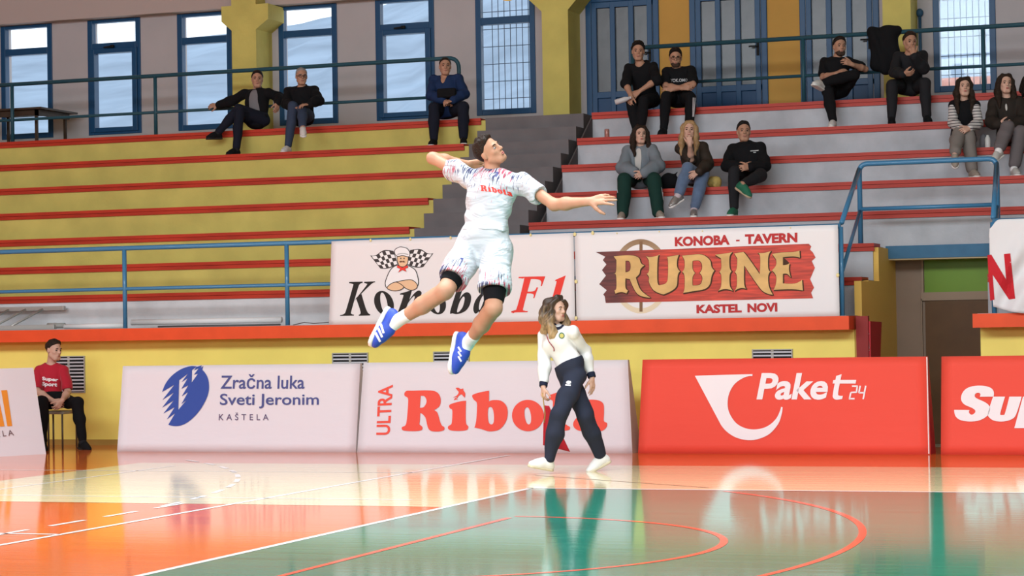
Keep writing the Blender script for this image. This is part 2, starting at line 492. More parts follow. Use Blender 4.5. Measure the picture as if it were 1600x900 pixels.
# pillars
def pillar(nm, xl, xr, yref, corb=None, yf=30.45):
    a = atY(xl, yref, yf); b = atY(xr, yref, yf); k = MB()
    if corb:
        xl2, xr2, y1, y2, y3 = corb
        A = atY(xl2, y2, yf)[0]; B = atY(xr2, y2, yf)[0]; z1 = atY(xl, y1, yf)[2]; z2 = atY(xl, y2, yf)[2]; z3 = atY(xl, y3, yf)[2]
        P = [(a[0], 4.2), (b[0], 4.2), (b[0], z1), (B, z2), (B, z3), (b[0], z3), (b[0], 10.5), (a[0], 10.5), (a[0], z3), (A, z3), (A, z2), (a[0], z1)]
    else: P = [(a[0], 4.2), (b[0], 4.2), (b[0], 10.5), (a[0], 10.5)]
    vs, fs = prism([(p[0], yf, p[1]) for p in P], (0, YWIN-yf, 0)); k.add(vs, fs)
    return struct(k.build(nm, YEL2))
pillar('pillar', 363, 401, 120, (346, 419, 48, 33, 9))
pillar('pillar', 848, 889, 120, (824, 906, 18, -4, -30))
pillar('pillar', 1380, 1424, 80, (1358, 1446, -30, -50, -75))

GLASS = bpy.data.materials.new('window_glass'); GLASS.use_nodes = True
nt = GLASS.node_tree; nt.nodes.clear()
o_ = nt.nodes.new('ShaderNodeOutputMaterial'); mx = nt.nodes.new('ShaderNodeMixShader'); tr = nt.nodes.new('ShaderNodeBsdfTransparent'); gl = nt.nodes.new('ShaderNodeBsdfGlossy')
tr.inputs[0].default_value = (.94, .97, 1, 1); gl.inputs['Roughness'].default_value = .05; mx.inputs[0].default_value = .015
nt.links.new(tr.outputs[0], mx.inputs[1]); nt.links.new(gl.outputs[0], mx.inputs[2]); nt.links.new(mx.outputs[0], o_.inputs[0])
DGLASS = mat('dark_wired_glass', (.045, .043, .041), rough=.24, linear=True, spec=.34, var=.3, vscale=3, bump=.12, bscale=3)

for n, (a, b) in enumerate(wins):
    w = struct(thing(f'window_{n+1}', ((a+b)/2, YWIN, ZB)))
    fr = .085; yf0, yf1 = YWIN-.02, YWIN+.10; zt = 5.84; sash = n in (1, 4)
    k = MB()
    k.box((a, yf0, ZB), (a+fr, yf1, ZT)); k.box((b-fr, yf0, ZB), (b, yf1, ZT))
    k.box((a+fr, yf0, ZB), (b-fr, yf1, ZB+fr)); k.box((a+fr, yf0, ZT-.05), (b-fr, yf1, ZT)); k.box((a+fr, yf0, zt), (b-fr, yf1, zt+.105))
    k.build('window_frame', BLUEF, w, bevel=.006)
    lo = fr
    if sash:
        lo = fr+.05; k = MB(); s0, s1 = yf0-.035, yf1-.01
        k.box((a+.05, s0, ZB+.04), (a+lo, s1, zt+.01)); k.box((b-lo, s0, ZB+.04), (b-.05, s1, zt+.01))
        k.box((a+lo, s0, ZB+.04), (b-lo, s1, ZB+.04+.07)); k.box((a+lo, s0, zt-.06), (b-lo, s1, zt+.01))
        sh = k.build('sash', BLUEF, w, bevel=.006)
        k = MB(); cx = (a+b)/2; k.box((cx-.03, s0-.03, zt+.02), (cx+.03, s0, zt+.06)); k.tube([(cx, s0-.03, zt+.04), (cx-.14, s0-.035, zt+.025)], .012)
        k.build('handle', BLACK, sh)
    k = MB(); k.box((a+fr, YWIN+.045, ZB+fr), (b-fr, YWIN+.05, zt)); k.box((a+fr, YWIN+.045, zt+.10), (b-fr, YWIN+.05, ZT-.05))
    k.build('pane', GLASS, w)
    if n >= 5:
        k = MB()
        for q in range(1, 8): xx = a+fr+(b-a-2*fr)*q/8; k.tube([(xx, YWIN+.22, ZB), (xx, YWIN+.22, ZT)], .006, 6)
        for q in range(1, 8): zz = ZB+.26*q; k.tube([(a, YWIN+.225, zz), (b, YWIN+.225, zz)], .006, 6)
        k.build('security_grille', mat('grille_grey', (.10, .13, .17), rough=.5, linear=True), w)

for n, (a, b) in enumerate(doors):
    w = struct(thing(f'door_{n+2}', ((a+b)/2, YWIN, 4.23)))
    z1 = 6.06; yf0 = YWIN-.03; k = MB()
    k.box((a, yf0, 4.23), (a+.085, YWIN+.08, 6.9)); k.box((b-.085, yf0, 4.23), (b, YWIN+.08, 6.9)); k.box((a+.085, yf0, z1), (b-.085, YWIN+.08, z1+.12)); k.box((a+.085, yf0, 6.8), (b-.085, YWIN+.08, 6.9))
    k.build('door_frame', BLUEF, w, bevel=.008)
    k = MB(); k.box((a+.085, YWIN, z1+.12), (b-.085, YWIN+.03, 6.8)); k.build('transom_pane', DGLASS, w)
    i0, i1 = a+.095, b-.095; y0, y1 = YWIN-.045, YWIN+.05; zp = 4.72; wd = (i1-i0)
    k = MB(); st = .075
    xs = [i0+st+(wd-st)*q/3 for q in range(4)]
    k.box((i0, y0, 4.25), (i0+st, y1, z1-.005))
    for q in range(1, 4): k.box((xs[q]-st, y0, 4.25), (xs[q], y1, z1-.005))
    k.box((i0, y0+.002, z1-.09), (i1, y1, z1-.006)); k.box((i0, y0+.002, zp-.06), (i1, y1, zp+.03))
    lf = k.build('door_leaf', BLUEF, w, bevel=.006)
    k = MB(); k.box((i0+.05, YWIN-.01, 4.25), (i1-.05, YWIN+.02, zp)); k.build('kick_panel', mat('blue_panel', (.010, .050, .125), rough=.4, linear=True), lf)
    for q in range(3):
        k = MB(); k.box((xs[q]-.02 if q else i0+st-.02, YWIN, zp), (xs[q+1]-st+.02, YWIN+.012, z1-.05)); k.build('glass_panel', DGLASS, lf)
    k = MB(); hx = i1-.035; k.box((hx-.02, y0-.012, 5.15), (hx+.02, y0, 5.35)); k.tube([(hx, y0-.05, 5.28), (hx-.12, y0-.05, 5.28)], .011); k.tube([(hx, y0, 5.28), (hx, y0-.05, 5.28)], .01)
    k.build('handle', BLACK, lf)

# outdoors
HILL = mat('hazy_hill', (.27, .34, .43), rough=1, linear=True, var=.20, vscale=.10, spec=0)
ridge = [(-300, 110), (-50, 93), (20, 87), (100, 82), (180, 74), (285, 60), (360, 52), (430, 43), (470, 37), (500, 29), (522, 25), (560, 18), (600, 8), (640, -6), (720, -40), (800, -75), (1000, -120), (1300, -160), (1700, -190)]
k = MB(); top = [atY(x_, y_, 320) for x_, y_ in ridge]; rows = []
NR = 14
rng = random.Random(3)
for j in range(NR+1):
    f = j/NR; r_ = []; d_ = 70+250*f
    for i_, p in enumerate(top):
        z_ = -8+(p[2]+8)*f**1.15 + (rng.uniform(-.8, .8) if 0 < j < NR else 0)
        r_.append(np.array([p[0]*d_/320, d_, z_]))
    rows.append(r_)
vs = [p for r_ in rows for p in r_]; n = len(top)
fs = [(j*n+i, j*n+i+1, (j+1)*n+i+1, (j+1)*n+i) for j in range(NR) for i in range(n-1)]
tag(mesh_obj('hillside', vs, fs, HILL, smooth=True), 'hazy blue mountainside seen through the tall windows', 'hill', kind='structure')
k = MB(); a = atY(1440, 124, 42); b = atY(1640, 110, 42); k.box((a[0], 42, 2), (b[0], 42.3, a[2]))
tag(k.build('outdoor_wall', mat('pink_outdoor_wall', (.62, .32, .27), rough=.9, linear=True, var=.2, vscale=1.5)), 'pale pink wall outside behind the barred right window', 'wall', kind='structure')

# ================================================================== RAILINGS
def railing(name, label, cat, group, m, parts, loc):
    r_ = thing(name, loc, label, cat, group)
    for nm, pts, rad in parts:
        k = MB(); k.tube(pts, rad, 12); k.build(nm, m, r_, smooth=True)
    return r_
RY = 24.06
P = [('top_rail', [(-23.9, RY, 2.41), (-4.86, RY, 2.41)], .029), ('middle_rail', [(-23.9, RY, 1.915), (-4.86, RY, 1.915)], .022)]
for X in (-22.4, -20.21, -18.03, -15.85, -13.67, -11.49, -9.31, -7.13, -4.86): P.append(('post', [(X, RY, 1.437), (X, RY, 2.40)], .027))
railing('railing', 'blue tube railing along the balcony edge from the ladder to the passage', 'railing', 'balcony edge railings', BLUER, P, (-13, RY, 1.437))
XPR = atY(1552, 400, RY)[0]
P = [('top_rail', [(XPR, RY, 2.41), (5.9, RY, 2.41)], .029), ('middle_rail', [(XPR, RY, 1.915), (5.9, RY, 1.915)], .022)]
for X in (XPR, XPR+2.18, XPR+4.36): P.append(('post', [(X, RY, 1.437), (X, RY, 2.40)], .027))
railing('railing', 'blue tube railing under the white cloth with the red N', 'railing', 'balcony edge railings', BLUER, P, (-1, RY, 1.437))
# frame over the passage
YG = 25.74
A = atY(1342.5, 257, YG); B = atY(1557, 247, YG); zt = (A[2]+B[2])/2; zm = atY(1340, 327, YG)[2]
P = [('top_rail', bend([(A[0], YG, 2.27), (A[0], YG, zt), (B[0], YG, zt), (B[0], YG, 2.27)], .10), .03),
     ('middle_rail', [(A[0], YG, zm), (B[0], YG, zm)], .024),
     ('sloping_rail', [(A[0], YG-.005, zt-.06), (-4.86, RY+.06, 2.45)], .028), ('sloping_rail', [(B[0], YG-.005, zt-.06), (XPR, RY+.06, 2.45)], .028),
     ('sloping_rail', [(A[0], YG-.005, zm-.02), (-4.86, RY+.06, 1.93)], .022), ('sloping_rail', [(B[0], YG-.005, zm-.02), (XPR, RY+.06, 1.93)], .022)]
railing('guard_frame', 'blue tube guard frame with rounded corners above the passage', 'railing', None, BLUER, P, ((A[0]+B[0])/2, YG, 2.27))
UY = 29.5
P = [('top_rail', bend([(-23.9, UY, 5.188), (-11.36, UY, 5.188), (-11.36, UY, 4.23)], .16), .03), ('middle_rail', [(-23.9, UY, 4.645), (-11.36, UY, 4.645)], .022)]
for X in (-23.5, -21.1, -18.66, -16.2, -13.78): P.append(('post', [(X, UY, 4.23), (X, UY, 5.18)], .028))
railing('railing', 'dark teal railing at the top of the yellow left stand', 'railing', 'top railings', TEALR, P, (-16, UY, 4.23))
P = [('top_rail', [(-8.80, UY, 5.175), (5.9, UY, 5.175)], .03), ('middle_rail', [(-8.80, UY, 4.665), (5.9, UY, 4.665)], .022)]
for X in (-8.8, -6.42, -4.04, -1.65, .75, 3.1): P.append(('post', [(X, UY, 4.23), (X, UY, 5.17)], .028))
railing('railing', 'dark teal railing at the top of the grey right stand before the doors', 'railing', 'top railings', TEALR, P, (-5, UY, 4.23))

# ================================================================== SMALL FITTINGS
def vent(xa, xb, ya, yb, label):
    a = atY(xa, ya, YW); b = atY(xb, yb, YW); r_ = thing('ventilation_grille', ((a[0]+b[0])/2, YW, b[2]), label, 'vent', 'wall ventilation grilles')
    x0, x1, z0, z1 = a[0], b[0], b[2], a[2]
    k = MB(); k.box((x0, YW-.006, z0), (x1, YW-.001, z1)); k.build('dark_opening', BLACK, r_)
    k = MB(); f = .012
    for bx in (((x0-f, z0-f), (x0, z1+f)), ((x1, z0-f), (x1+f, z1+f)), ((x0, z0-f), (x1, z0)), ((x0, z1), (x1, z1+f))):
        k.box((bx[0][0], YW-.02, bx[0][1]), (bx[1][0], YW-.001, bx[1][1]))
    cx = (x0+x1)/2; k.box((cx-.014, YW-.016, z0), (cx+.014, YW-.006, z1)); k.build('frame', mat('vent_metal', (.42, .42, .36), rough=.45, linear=True), r_)
    n = 10
    for q in range(n):
        zz = z0+(z1-z0)*(q+.5)/n; k = MB()
        k.hexa([(x0, YW-.022, zz-.012), (x1, YW-.022, zz-.012), (x1, YW-.018, zz-.012), (x0, YW-.018, zz-.012), (x0, YW-.010, zz+.006), (x1, YW-.010, zz+.006), (x1, YW-.007, zz+.006), (x0, YW-.007, zz+.006)])
        k.build('slat', mat('vent_slat', (.62, .64, .66), rough=.4, linear=True), r_)
vent(84, 132.5, 558, 612.5, 'square slatted wall vent behind the seated boy in red')
vent(521, 575, 553, 606, 'slatted wall vent above the seam of the two white boards')
vent(679, 733, 551, 604, "slatted wall vent behind the jumping player's lower shoe")
vent(1177, 1238, 547.5, 600, 'slatted wall vent above the red board with the horn')

# ladder lying on the balcony
r_ = thing('ladder', atY(20, 512, 24.3), 'grey aluminium ladder lying on its side on the balcony', 'ladder')
ALU = mat('aluminium', (.46, .46, .43), rough=.35, metal=.4, linear=True)
u1 = atY(101, 481.5, 24.86); u0 = np.array([u1[0]-3.6, 24.86, u1[2]]); l1 = atY(86, 511, 24.3); l1[2] = 1.468; l0 = np.array([l1[0]-3.6, 24.3, 1.468])
for p, q in ((u0, u1), (l0, l1)):
    k = MB(); k.box(p-np.array([0, .03, .028]), q+np.array([0, .03, .028])); k.build('side_rail', ALU, r_, bevel=.006)
for q in range(14):
    t = u1[0]-.28-.252*q; k = MB(); k.tube([(t-.02, 24.86, u1[2]), (t-.20, 24.3, 1.468)], .016, 8); k.build('rung', ALU, r_, smooth=True)
WP = mat('white_tube', (.78, .77, .75), rough=.4, linear=True)
def pole(p, q, rad, label, m=WP, nm='pole'):
    k = MB(); k.tube([p, q], rad, 14); return tag(k.build(nm, m, loc=(np.asarray(p)+q)/2, smooth=True), label, 'pole', 'poles lying on the balcony')
a = atY(101, 506, 24.42); b = atY(193, 503, 24.42); a[2] = b[2] = 1.437+.033; pole(a, b, .032, 'short white tube lying right of the ladder on the balcony')
a = atY(206, 503, 24.62); b = atY(440, 500, 24.62); a[2] = b[2] = 1.437+.07; pole(a, b, .036, 'long white rolled tube lying between the two blue posts')
a = atY(247, 508, 24.30); b = atY(438, 503, 24.30); a[2] = b[2] = 1.437+.012; pole(a, b, .011, 'thin dark rod lying in front of the long white tube', mat('dark_rod', (.10, .10, .10), rough=.4, linear=True), 'rod')
a = atY(75, 504, 24.5); b = atY(101, 505, 24.5); a[2] = b[2] = 1.437+.045; k = MB(); k.tube([a, b], .035, 14); k.tube([a, (a+b)/2], .038, 14)
tag(k.build('pole', mat('grey_sleeve', (.35, .34, .31), rough=.5, linear=True), loc=(a+b)/2, smooth=True), 'short grey sleeve lying at the end of the ladder', 'pole', 'poles lying on the balcony')
pts = [atY(x_, y_, 24.5) for x_, y_ in ((458, 507), (475, 502), (490, 498), (505, 496), (516, 493))]
for q, p in enumerate(pts): p[2] = 1.44+.03*abs(math.sin(q*1.3))
k = MB(); k.tube(pts, .006, 6); tag(k.build('cord', mat('dark_cord', (.12, .08, .07), linear=True), loc=pts[2]), 'thin dark cord lying by the left edge of the white banner', 'cord')

# fire cabinet in the passage
a = atY(1338, 494, 24.25); b = atY(1358, 557, 24.25)
r_ = thing('fire_hose_cabinet', (a[0], 24.3, .5), 'dark red fire cabinet with its door open at the passage', 'cabinet')
k = MB(); k.box((a[0], 24.22, .55), (b[0], 24.30, a[2])); k.build('cabinet_body', mat('maroon_metal', (.26, .022, .018), rough=.5, linear=True), r_)
p0 = atY(1357, 502, 24.24); p1 = atY(1375, 503, 24.9); zt2 = p1[2]
k = MB(); dv = np.array([p1[0]-p0[0], p1[1]-p0[1], 0]); nv = np.array([dv[1], -dv[0], 0])/np.linalg.norm(dv[:2])*.02
q0 = np.array([p0[0], p0[1], .55]); q1 = np.array([p0[0]+dv[0]*.62, p0[1]+dv[1]*.62, .55])
T0 = np.array([p0[0], p0[1], p0[2]]); T1 = np.array([p1[0], p1[1], zt2])
k.hexa([q0, q1, q1+nv, q0+nv, T0, T1, T1+nv, T0+nv]); dr = k.build('cabinet_door', mat('red_metal', (.42, .012, .018), rough=.4, linear=True), r_)
def on_door(x_, y_):
    # plane through q0,q1,T0
    n_ = np.cross(q1-q0, T0-q0); n_ = n_/np.linalg.norm(n_); v = ray(x_, y_); t_ = np.dot(q0-EYE, n_)/np.dot(v, n_); p = EYE+v*t_
    return p - n_*np.sign(np.dot(n_, v))*.006
cz = zc(1280, 330, 3.9125)
shapes = [cz([(298, 748), (330, 748), (330, 752), (298, 752)]), cz([(326, 748), (331, 748), (312, 850), (308, 850)]), cz([(305, 765), (310, 765), (306, 840), (301, 840)]), cz([(316, 762), (321, 762), (312, 830), (308, 830)]), cz([(300, 848), (312, 848), (312, 852), (300, 852)])]
put('lettering', merge(*[fill([s]) for s in shapes]), on_door, mat('pale_print', (.7, .6, .6), linear=True), dr)

# table up on the left walkway
a = atY(-40, 176, 29.75); b = atY(71, 177, 29.75)
r_ = thing('table', (a[0], 30.0, 4.228), 'dark wooden table standing before the far left window', 'table')
zt_ = a[2]+.02; DW = mat('dark_wood', (.05, .03, .018), rough=.5, linear=True, var=.2)
k = MB(); k.box((a[0], 29.62, zt_-.03), (b[0], 30.7, zt_)); k.build('tabletop', DW, r_)
k = MB(); k.box((a[0]+.05, 29.7, zt_-.12), (b[0]-.08, 29.73, zt_-.03)); k.box((b[0]-.12, 29.7, zt_-.12), (b[0]-.09, 30.6, zt_-.03)); k.build('apron', DW, r_)
for X, Y_ in ((b[0]-.14, 29.72), (b[0]-.14, 30.55), (a[0]+.1, 29.72), (a[0]+.1, 30.55)):
    k = MB(); k.box((X-.02, Y_-.02, 4.228), (X+.02, Y_+.02, zt_-.03)); k.build('leg', DW, r_)
# wall fitting right of the third pillar
c = atY(1437, 20, 30.95); k = MB(); k.ellipsoid(c, (.05, .05, .06)); k.tube([c-np.array([0, 0, .05]), c-np.array([0, 0, .9])], .02)
tag(k.build('wall_pipe', mat('wall_pipe_blue', (.03, .08, .14), rough=.5, linear=True), loc=c, smooth=True), 'dark blue pipe with a round brown cap right of the third pillar', 'pipe')
# ================================================================== ADVERTISING BOARDS
BW = mat('board_white', (.72, .67, .69), rough=.65, linear=True, bump=.25, bscale=2.6, stretch=(1, 1, 3.2), sheen=.1)
BR = mat('board_red', (.80, .075, .045), rough=.6, linear=True, bump=.25, bscale=2.4, stretch=(1, 1, 3.2), sheen=.1)
BRS = mat('board_red_side', (.52, .03, .05), rough=.6, linear=True)
PIPE = mat('white_piping', (.85, .72, .70), rough=.6, linear=True)
P_RED = mat('print_red', (.80, .085, .055), rough=.6, linear=True)
P_BLUE = mat('print_blue', (.035, .075, .32), rough=.6, linear=True)
P_NAVY = mat('print_navy', (.075, .085, .24), rough=.6, linear=True)
P_WHITE = mat('print_white', (.86, .80, .80), rough=.6, linear=True)
P_ORANGE = mat('print_orange', (.78, .27, .03), rough=.6, linear=True)
P_BLACK = mat('print_black', (.020, .017, .015), rough=.6, linear=True)
YB = 23.0
class Board:
    """cloth-covered wedge: front plane through bottom edge, leaning slightly back; tapered to the top"""
    def __init__(s, tl, tr, bl, br, label, m, depth=.34, group='cloth covered advertising boards along the court', p0=None, p1=None, side=None, lean=.10):
        if p0 is None:
            p0 = np.array([atY(*bl, YB)[0], YB, 0]); p1 = np.array([atY(*br, YB)[0], YB, 0])
        s.p0, s.p1 = p0, p1
        d = p1-p0; d /= np.linalg.norm(d); s.n = np.array([d[1], -d[0], 0])          # towards the court
        back = -s.n
        # front plane passes (p0,p1) and leans back by 'lean' at one metre
        up = np.array([0, 0, 1.0])+back*lean; s.pn = np.cross(d, up); s.pn /= np.linalg.norm(s.pn)
        if np.dot(s.pn, s.n) < 0: s.pn = -s.pn
        t0, t1 = s.at(*tl), s.at(*tr); zt = (t0[2]+t1[2])/2
        for t in (t0, t1): t += (zt-t[2])*up; 
        s.root = thing('advertising_board', (p0+p1)/2, label, 'board', group)
        r = .02
        NX, NZ = 24, 10; vs = []; fs = []
        rng = random.Random(int(abs(p0[0]*100)))
        ph = [rng.uniform(0, 6) for _ in range(4)]
        for j in range(NZ+1):
            v = j/NZ
            for i in range(NX+1):
                u = i/NX; a = p0*(1-u)+p1*u; b = t0*(1-u)+t1*u
                w = .0035*math.sin(u*9+v*5+ph[0])*math.sin(v*3.1416)*math.sin(u*3.1416)
                q = a*(1-v)+b*v - s.n*max(0, abs(w)); 
                vs.append(q)
        nf = len(vs)
        def add(q): vs.append(np.asarray(q, float)); return len(vs)-1
        for j in range(NZ):
            for i in range(NX):
                a = j*(NX+1)+i; fs.append((a, a+1, a+NX+2, a+NX+1))
        b0, b1 = add(p0+back*depth), add(p1+back*depth); u0, u1 = add(t0+back*(.05)), add(t1+back*(.05))
        L = [j*(NX+1) for j in range(NZ+1)]; R_ = [j*(NX+1)+NX for j in range(NZ+1)]; T = [NZ*(NX+1)+i for i in range(NX+1)]
        nfr = len(fs)
        fs.append(tuple(T)+(u1, u0)); fs.append((b0, u0, u1, b1)); fs.append(tuple(range(NX+1))[::-1]+(b0, b1))
        ns = len(fs)
        fs.append(tuple(L)[::-1]+(b0, u0)); fs.append(tuple(R_)+(u1, b1))
        o = mesh_obj('cloth_cover', vs, fs, [m, side or m], s.root)
        mi = [0]*len(fs); mi[ns] = mi[ns+1] = 1 if side else 0
        o.data.polygons.foreach_set('material_index', mi)
        sf = [i < nfr for i in range(len(fs))]; o.data.polygons.foreach_set('use_smooth', sf)
        s.up = up; s.t0, s.t1 = t0, t1
        k = MB(); k.box((0, 0, 0), (1, 1, 1))
    def at(s, x, y, off=0.0):
        v = ray(x, y); t = np.dot(s.p0-EYE, s.pn)/np.dot(v, s.pn); return EYE+v*t+s.pn*off
    def put(s, name, vf, m, off=.006): return put(name, vf, lambda x, y: s.at(x, y, off), m, s.root)
def F(*polys): return fill(list(polys))

# --- white board with the airport lettering
b1 = Board((192, 571), (563, 569), (183, 706), (556, 708), 'white advertising board with the blue leaning oval and blue lettering', BW, lean=.11)
z = zc(240, 560, 5.714)
oval = z([(375, 71), (330, 70), (250, 95), (170, 150), (112, 220), (78, 300, 1), (188, 235, 1), (80, 372, 1), (182, 305, 1), (78, 440, 1), (182, 375, 1), (90, 492, 1), (190, 435, 1), (120, 545, 1), (195, 488, 1), (133, 593, 1),
     (200, 605), (270, 590), (350, 535), (430, 440), (485, 330), (497, 240), (480, 160), (437, 102, 1), (446, 68, 1), (424, 84, 1), (432, 62, 1), (388, 76, 1)])
h1 = z([(230, 195, 1), (308, 137, 1), (252, 212, 1), (306, 178, 1), (250, 272, 1), (312, 240, 1), (254, 338, 1), (310, 300, 1), (250, 408, 1), (300, 368, 1), (222, 460, 1)])
h2 = z([(345, 105, 1), (386, 74, 1), (362, 108, 1), (405, 88, 1), (362, 146, 1), (397, 138, 1), (342, 216, 1)])
b1.put('oval_emblem', F(sm(oval), sm(h1), sm(h2)), P_BLUE)
def tq(s, zf, tl, tr, bl, br, **k): return text_px(s, *zf([tl, tr, bl, br]), **k)
b1.put('lettering', tq('Zračna luka', z, (605, 142), (1352, 142), (598, 273), (1348, 273), offset=.012), P_NAVY)
b1.put('lettering', tq('Sveti Jeronim', z, (595, 315), (1478, 315), (592, 448), (1476, 446), offset=.012), P_NAVY)
b1.put('lettering', tq('KAŠTELA', z, (586, 482), (1026, 484), (583, 552), (1028, 552), offset=.004, space=1.7), mat('print_violet_grey', (.12, .08, .16), rough=.6, linear=True))

# --- white board with the red lettering
b2 = Board((568, 567), (981, 562), (558, 707.5), (988, 708.5), 'white advertising board with big red letters behind the walking woman', BW, side=mat('board_white_side', (.62, .52, .40), rough=.7, linear=True), lean=.10)
z = zc(570, 580, 4.0)
R = [(248, 140), (262, 123), (300, 122), (400, 120), (450, 130), (474, 165), (470, 215), (432, 243, 1), (455, 260), (470, 310), (482, 338), (498, 350), (495, 368), (460, 377), (412, 372), (393, 345), (380, 290), (352, 262, 1), (347, 262, 1), (345, 310), (343, 332), (360, 347), (358, 366), (330, 374), (270, 374), (237, 368), (233, 350), (255, 338), (264, 300), (272, 200), (270, 168), (252, 155)]
Rh = [(350, 155, 1), (372, 156), (386, 178), (384, 202), (368, 225), (345, 228, 1)]
I = [(528, 215), (545, 203), (600, 188), (634, 185, 1), (632, 250), (634, 325), (648, 345), (640, 366), (600, 373), (545, 371), (522, 360), (524, 342), (543, 328), (548, 270), (546, 240), (533, 232)]
bird = [(568, 105, 1), (588, 103), (600, 112), (616, 107, 1), (618, 122, 1), (629, 140), (625, 166, 1), (607, 145, 1), (592, 150), (575, 173, 1), (572, 160, 1), (550, 166, 1), (576, 152, 1), (588, 132), (578, 118)]
acc = [(556, 182, 1), (566, 165, 1), (584, 180, 1), (570, 176, 1)]
B_ = [(672, 155), (685, 143), (730, 130), (778, 122, 1), (777, 190, 1), (800, 181), (850, 184), (885, 215), (894, 265), (880, 320), (840, 365), (780, 376), (730, 362), (686, 352, 1), (697, 310), (702, 230), (700, 195), (682, 178)]
Bh = [(772, 235), (785, 222), (800, 235), (808, 275), (806, 320), (792, 333), (776, 320), (770, 280)]
O = ell2(1020, 277, 99, 98); Oh = [(1000, 240), (1015, 225), (1030, 240), (1040, 280), (1038, 320), (1025, 333), (1010, 318), (1000, 280)]
Lq = [(1152, 158), (1165, 146), (1205, 133), (1252, 122, 1), (1252, 310), (1262, 335), (1282, 348), (1278, 366), (1240, 372), (1170, 370), (1150, 360), (1154, 344), (1172, 330), (1176, 220), (1174, 185), (1158, 176)]
A_ = [(1330, 240), (1325, 210), (1350, 188), (1400, 178), (1460, 182), (1492, 205), (1496, 260), (1495, 310), (1515, 325), (1510, 352), (1480, 374), (1440, 366), (1420, 352, 1), (1390, 370), (1340, 372), (1308, 350), (1305, 320), (1330, 288), (1385, 268), (1398, 250), (1392, 232), (1378, 236), (1360, 250)]
Ah = [(1395, 295), (1380, 305), (1375, 325), (1390, 335), (1400, 320)]
zs = lambda p: sm(z([tuple(q) for q in p]))
for nm, pl in (('letter', (R, Rh)), ('letter', (I,)), ('bird_emblem', (bird,)), ('letter', (acc,)), ('letter', (B_, Bh)), ('letter', ([tuple(q) for q in O], Oh)), ('letter', (Lq,)), ('letter', (A_, Ah))):
    b2.put(nm, F(*[zs(p) for p in pl]), P_RED)
b2.put('lettering', text_px('ULTRA', (588, 679.5), (591.5, 603), (609.5, 679.5), (614.5, 601), offset=.02), P_RED)

# --- red board with the horn
b3 = Board((1004, 562), (1449, 557), (997, 709), (1454, 710.5), 'red advertising board with the white post horn', BR, side=BRS, lean=.09)
z = zc(1070, 575, 5.3333)
horn = [(85, 65, 1), (300, 58), (565, 52, 1), (564, 68, 1), (500, 78), (420, 130), (372, 210), (358, 300), (375, 380), (430, 460), (510, 503), (600, 511), (690, 485), (760, 425), (793, 360), (803, 324, 1), (816, 326, 1), (808, 385), (780, 465), (710, 547), (620, 590), (530, 602), (430, 580), (350, 530), (300, 470, 1)]
b3.put('horn_emblem', F(sm(z(horn))), P_WHITE)
b3.put('lettering', tq('Pake', z, (642, 42), (1222, 42), (598, 265), (1178, 265), offset=.028), P_WHITE)
tt = [(1263, 66, 1), (1308, 52, 1), (1298, 100, 1), (1430, 100, 1), (1424, 130, 1), (1292, 130, 1), (1278, 215), (1288, 230), (1318, 232, 1), (1312, 258, 1), (1260, 264), (1235, 245), (1236, 210), (1250, 130, 1), (1232, 130, 1), (1238, 102, 1), (1256, 100, 1)]
b3.put('lettering', F(sm(z(tt))), P_WHITE)
def bar(p, q, w): 
    p = np.array(p, float); q = np.array(q, float); d = (q-p)/np.linalg.norm(q-p); n_ = np.array([-d[1], d[0]])*w/2; e = d*w*.3
    return [tuple(p-e+n_), tuple(q+e+n_), tuple(q+e-n_), tuple(p-e-n_)]
seg = [((1398, 152), (1438, 152)), ((1438, 155), (1432, 198)), ((1430, 202), (1388, 204)), ((1384, 208), (1374, 252)), ((1372, 256), (1412, 256)), ((1462, 152), (1452, 205)), ((1455, 206), (1498, 206)), ((1508, 152), (1488, 256))]
b3.put('lettering', merge(*[F(z(bar(p, q, 13))) for p, q in seg]), P_WHITE)
k = MB(); k.tube([b3.at(1448.3, 558, .004), b3.at(1451.5, 709, .004)], .007, 6); k.build('piping', PIPE, b3.root)

# --- red board at the right edge
b4 = Board((1471, 557), (1930, 552), (1470, 711), (1935, 714), 'red advertising board cut off by the right edge with big white slanted letters', BR, side=BRS, lean=.09)
z = zc(1480, 590, 10.0)
S_ = [(110, 505, 1), (350, 508, 1), (341, 540), (360, 572), (400, 577), (440, 540), (430, 502), (380, 470), (270, 420), (220, 350), (230, 260), (290, 180), (400, 135), (560, 128), (680, 160), (728, 220), (725, 298, 1), (510, 300, 1), (520, 262), (500, 240), (452, 245), (432, 278), (455, 320), (600, 390), (665, 455), (660, 540), (600, 620), (480, 675), (330, 685), (200, 660), (130, 600)]
U_ = [(718, 298, 1), (905, 298, 1), (832, 550), (845, 583), (875, 583), (905, 555), (972, 298, 1), (1165, 298, 1), (1080, 570), (1010, 650), (880, 685), (740, 675), (655, 620), (640, 550)]
P_ = [(1185, 298, 1), (1375, 298, 1), (1372, 318, 1), (1450, 290), (1540, 300), (1580, 370), (1555, 500), (1490, 600), (1400, 640), (1300, 612, 1), (1255, 790, 1), (1050, 790, 1)]
Ph = [(1360, 380), (1385, 370), (1395, 395), (1355, 540), (1325, 550), (1318, 530)]
for pl in ((S_,), (U_,), (P_, Ph)): b4.put('letter', F(*[sm(z(p)) for p in pl]), P_WHITE)

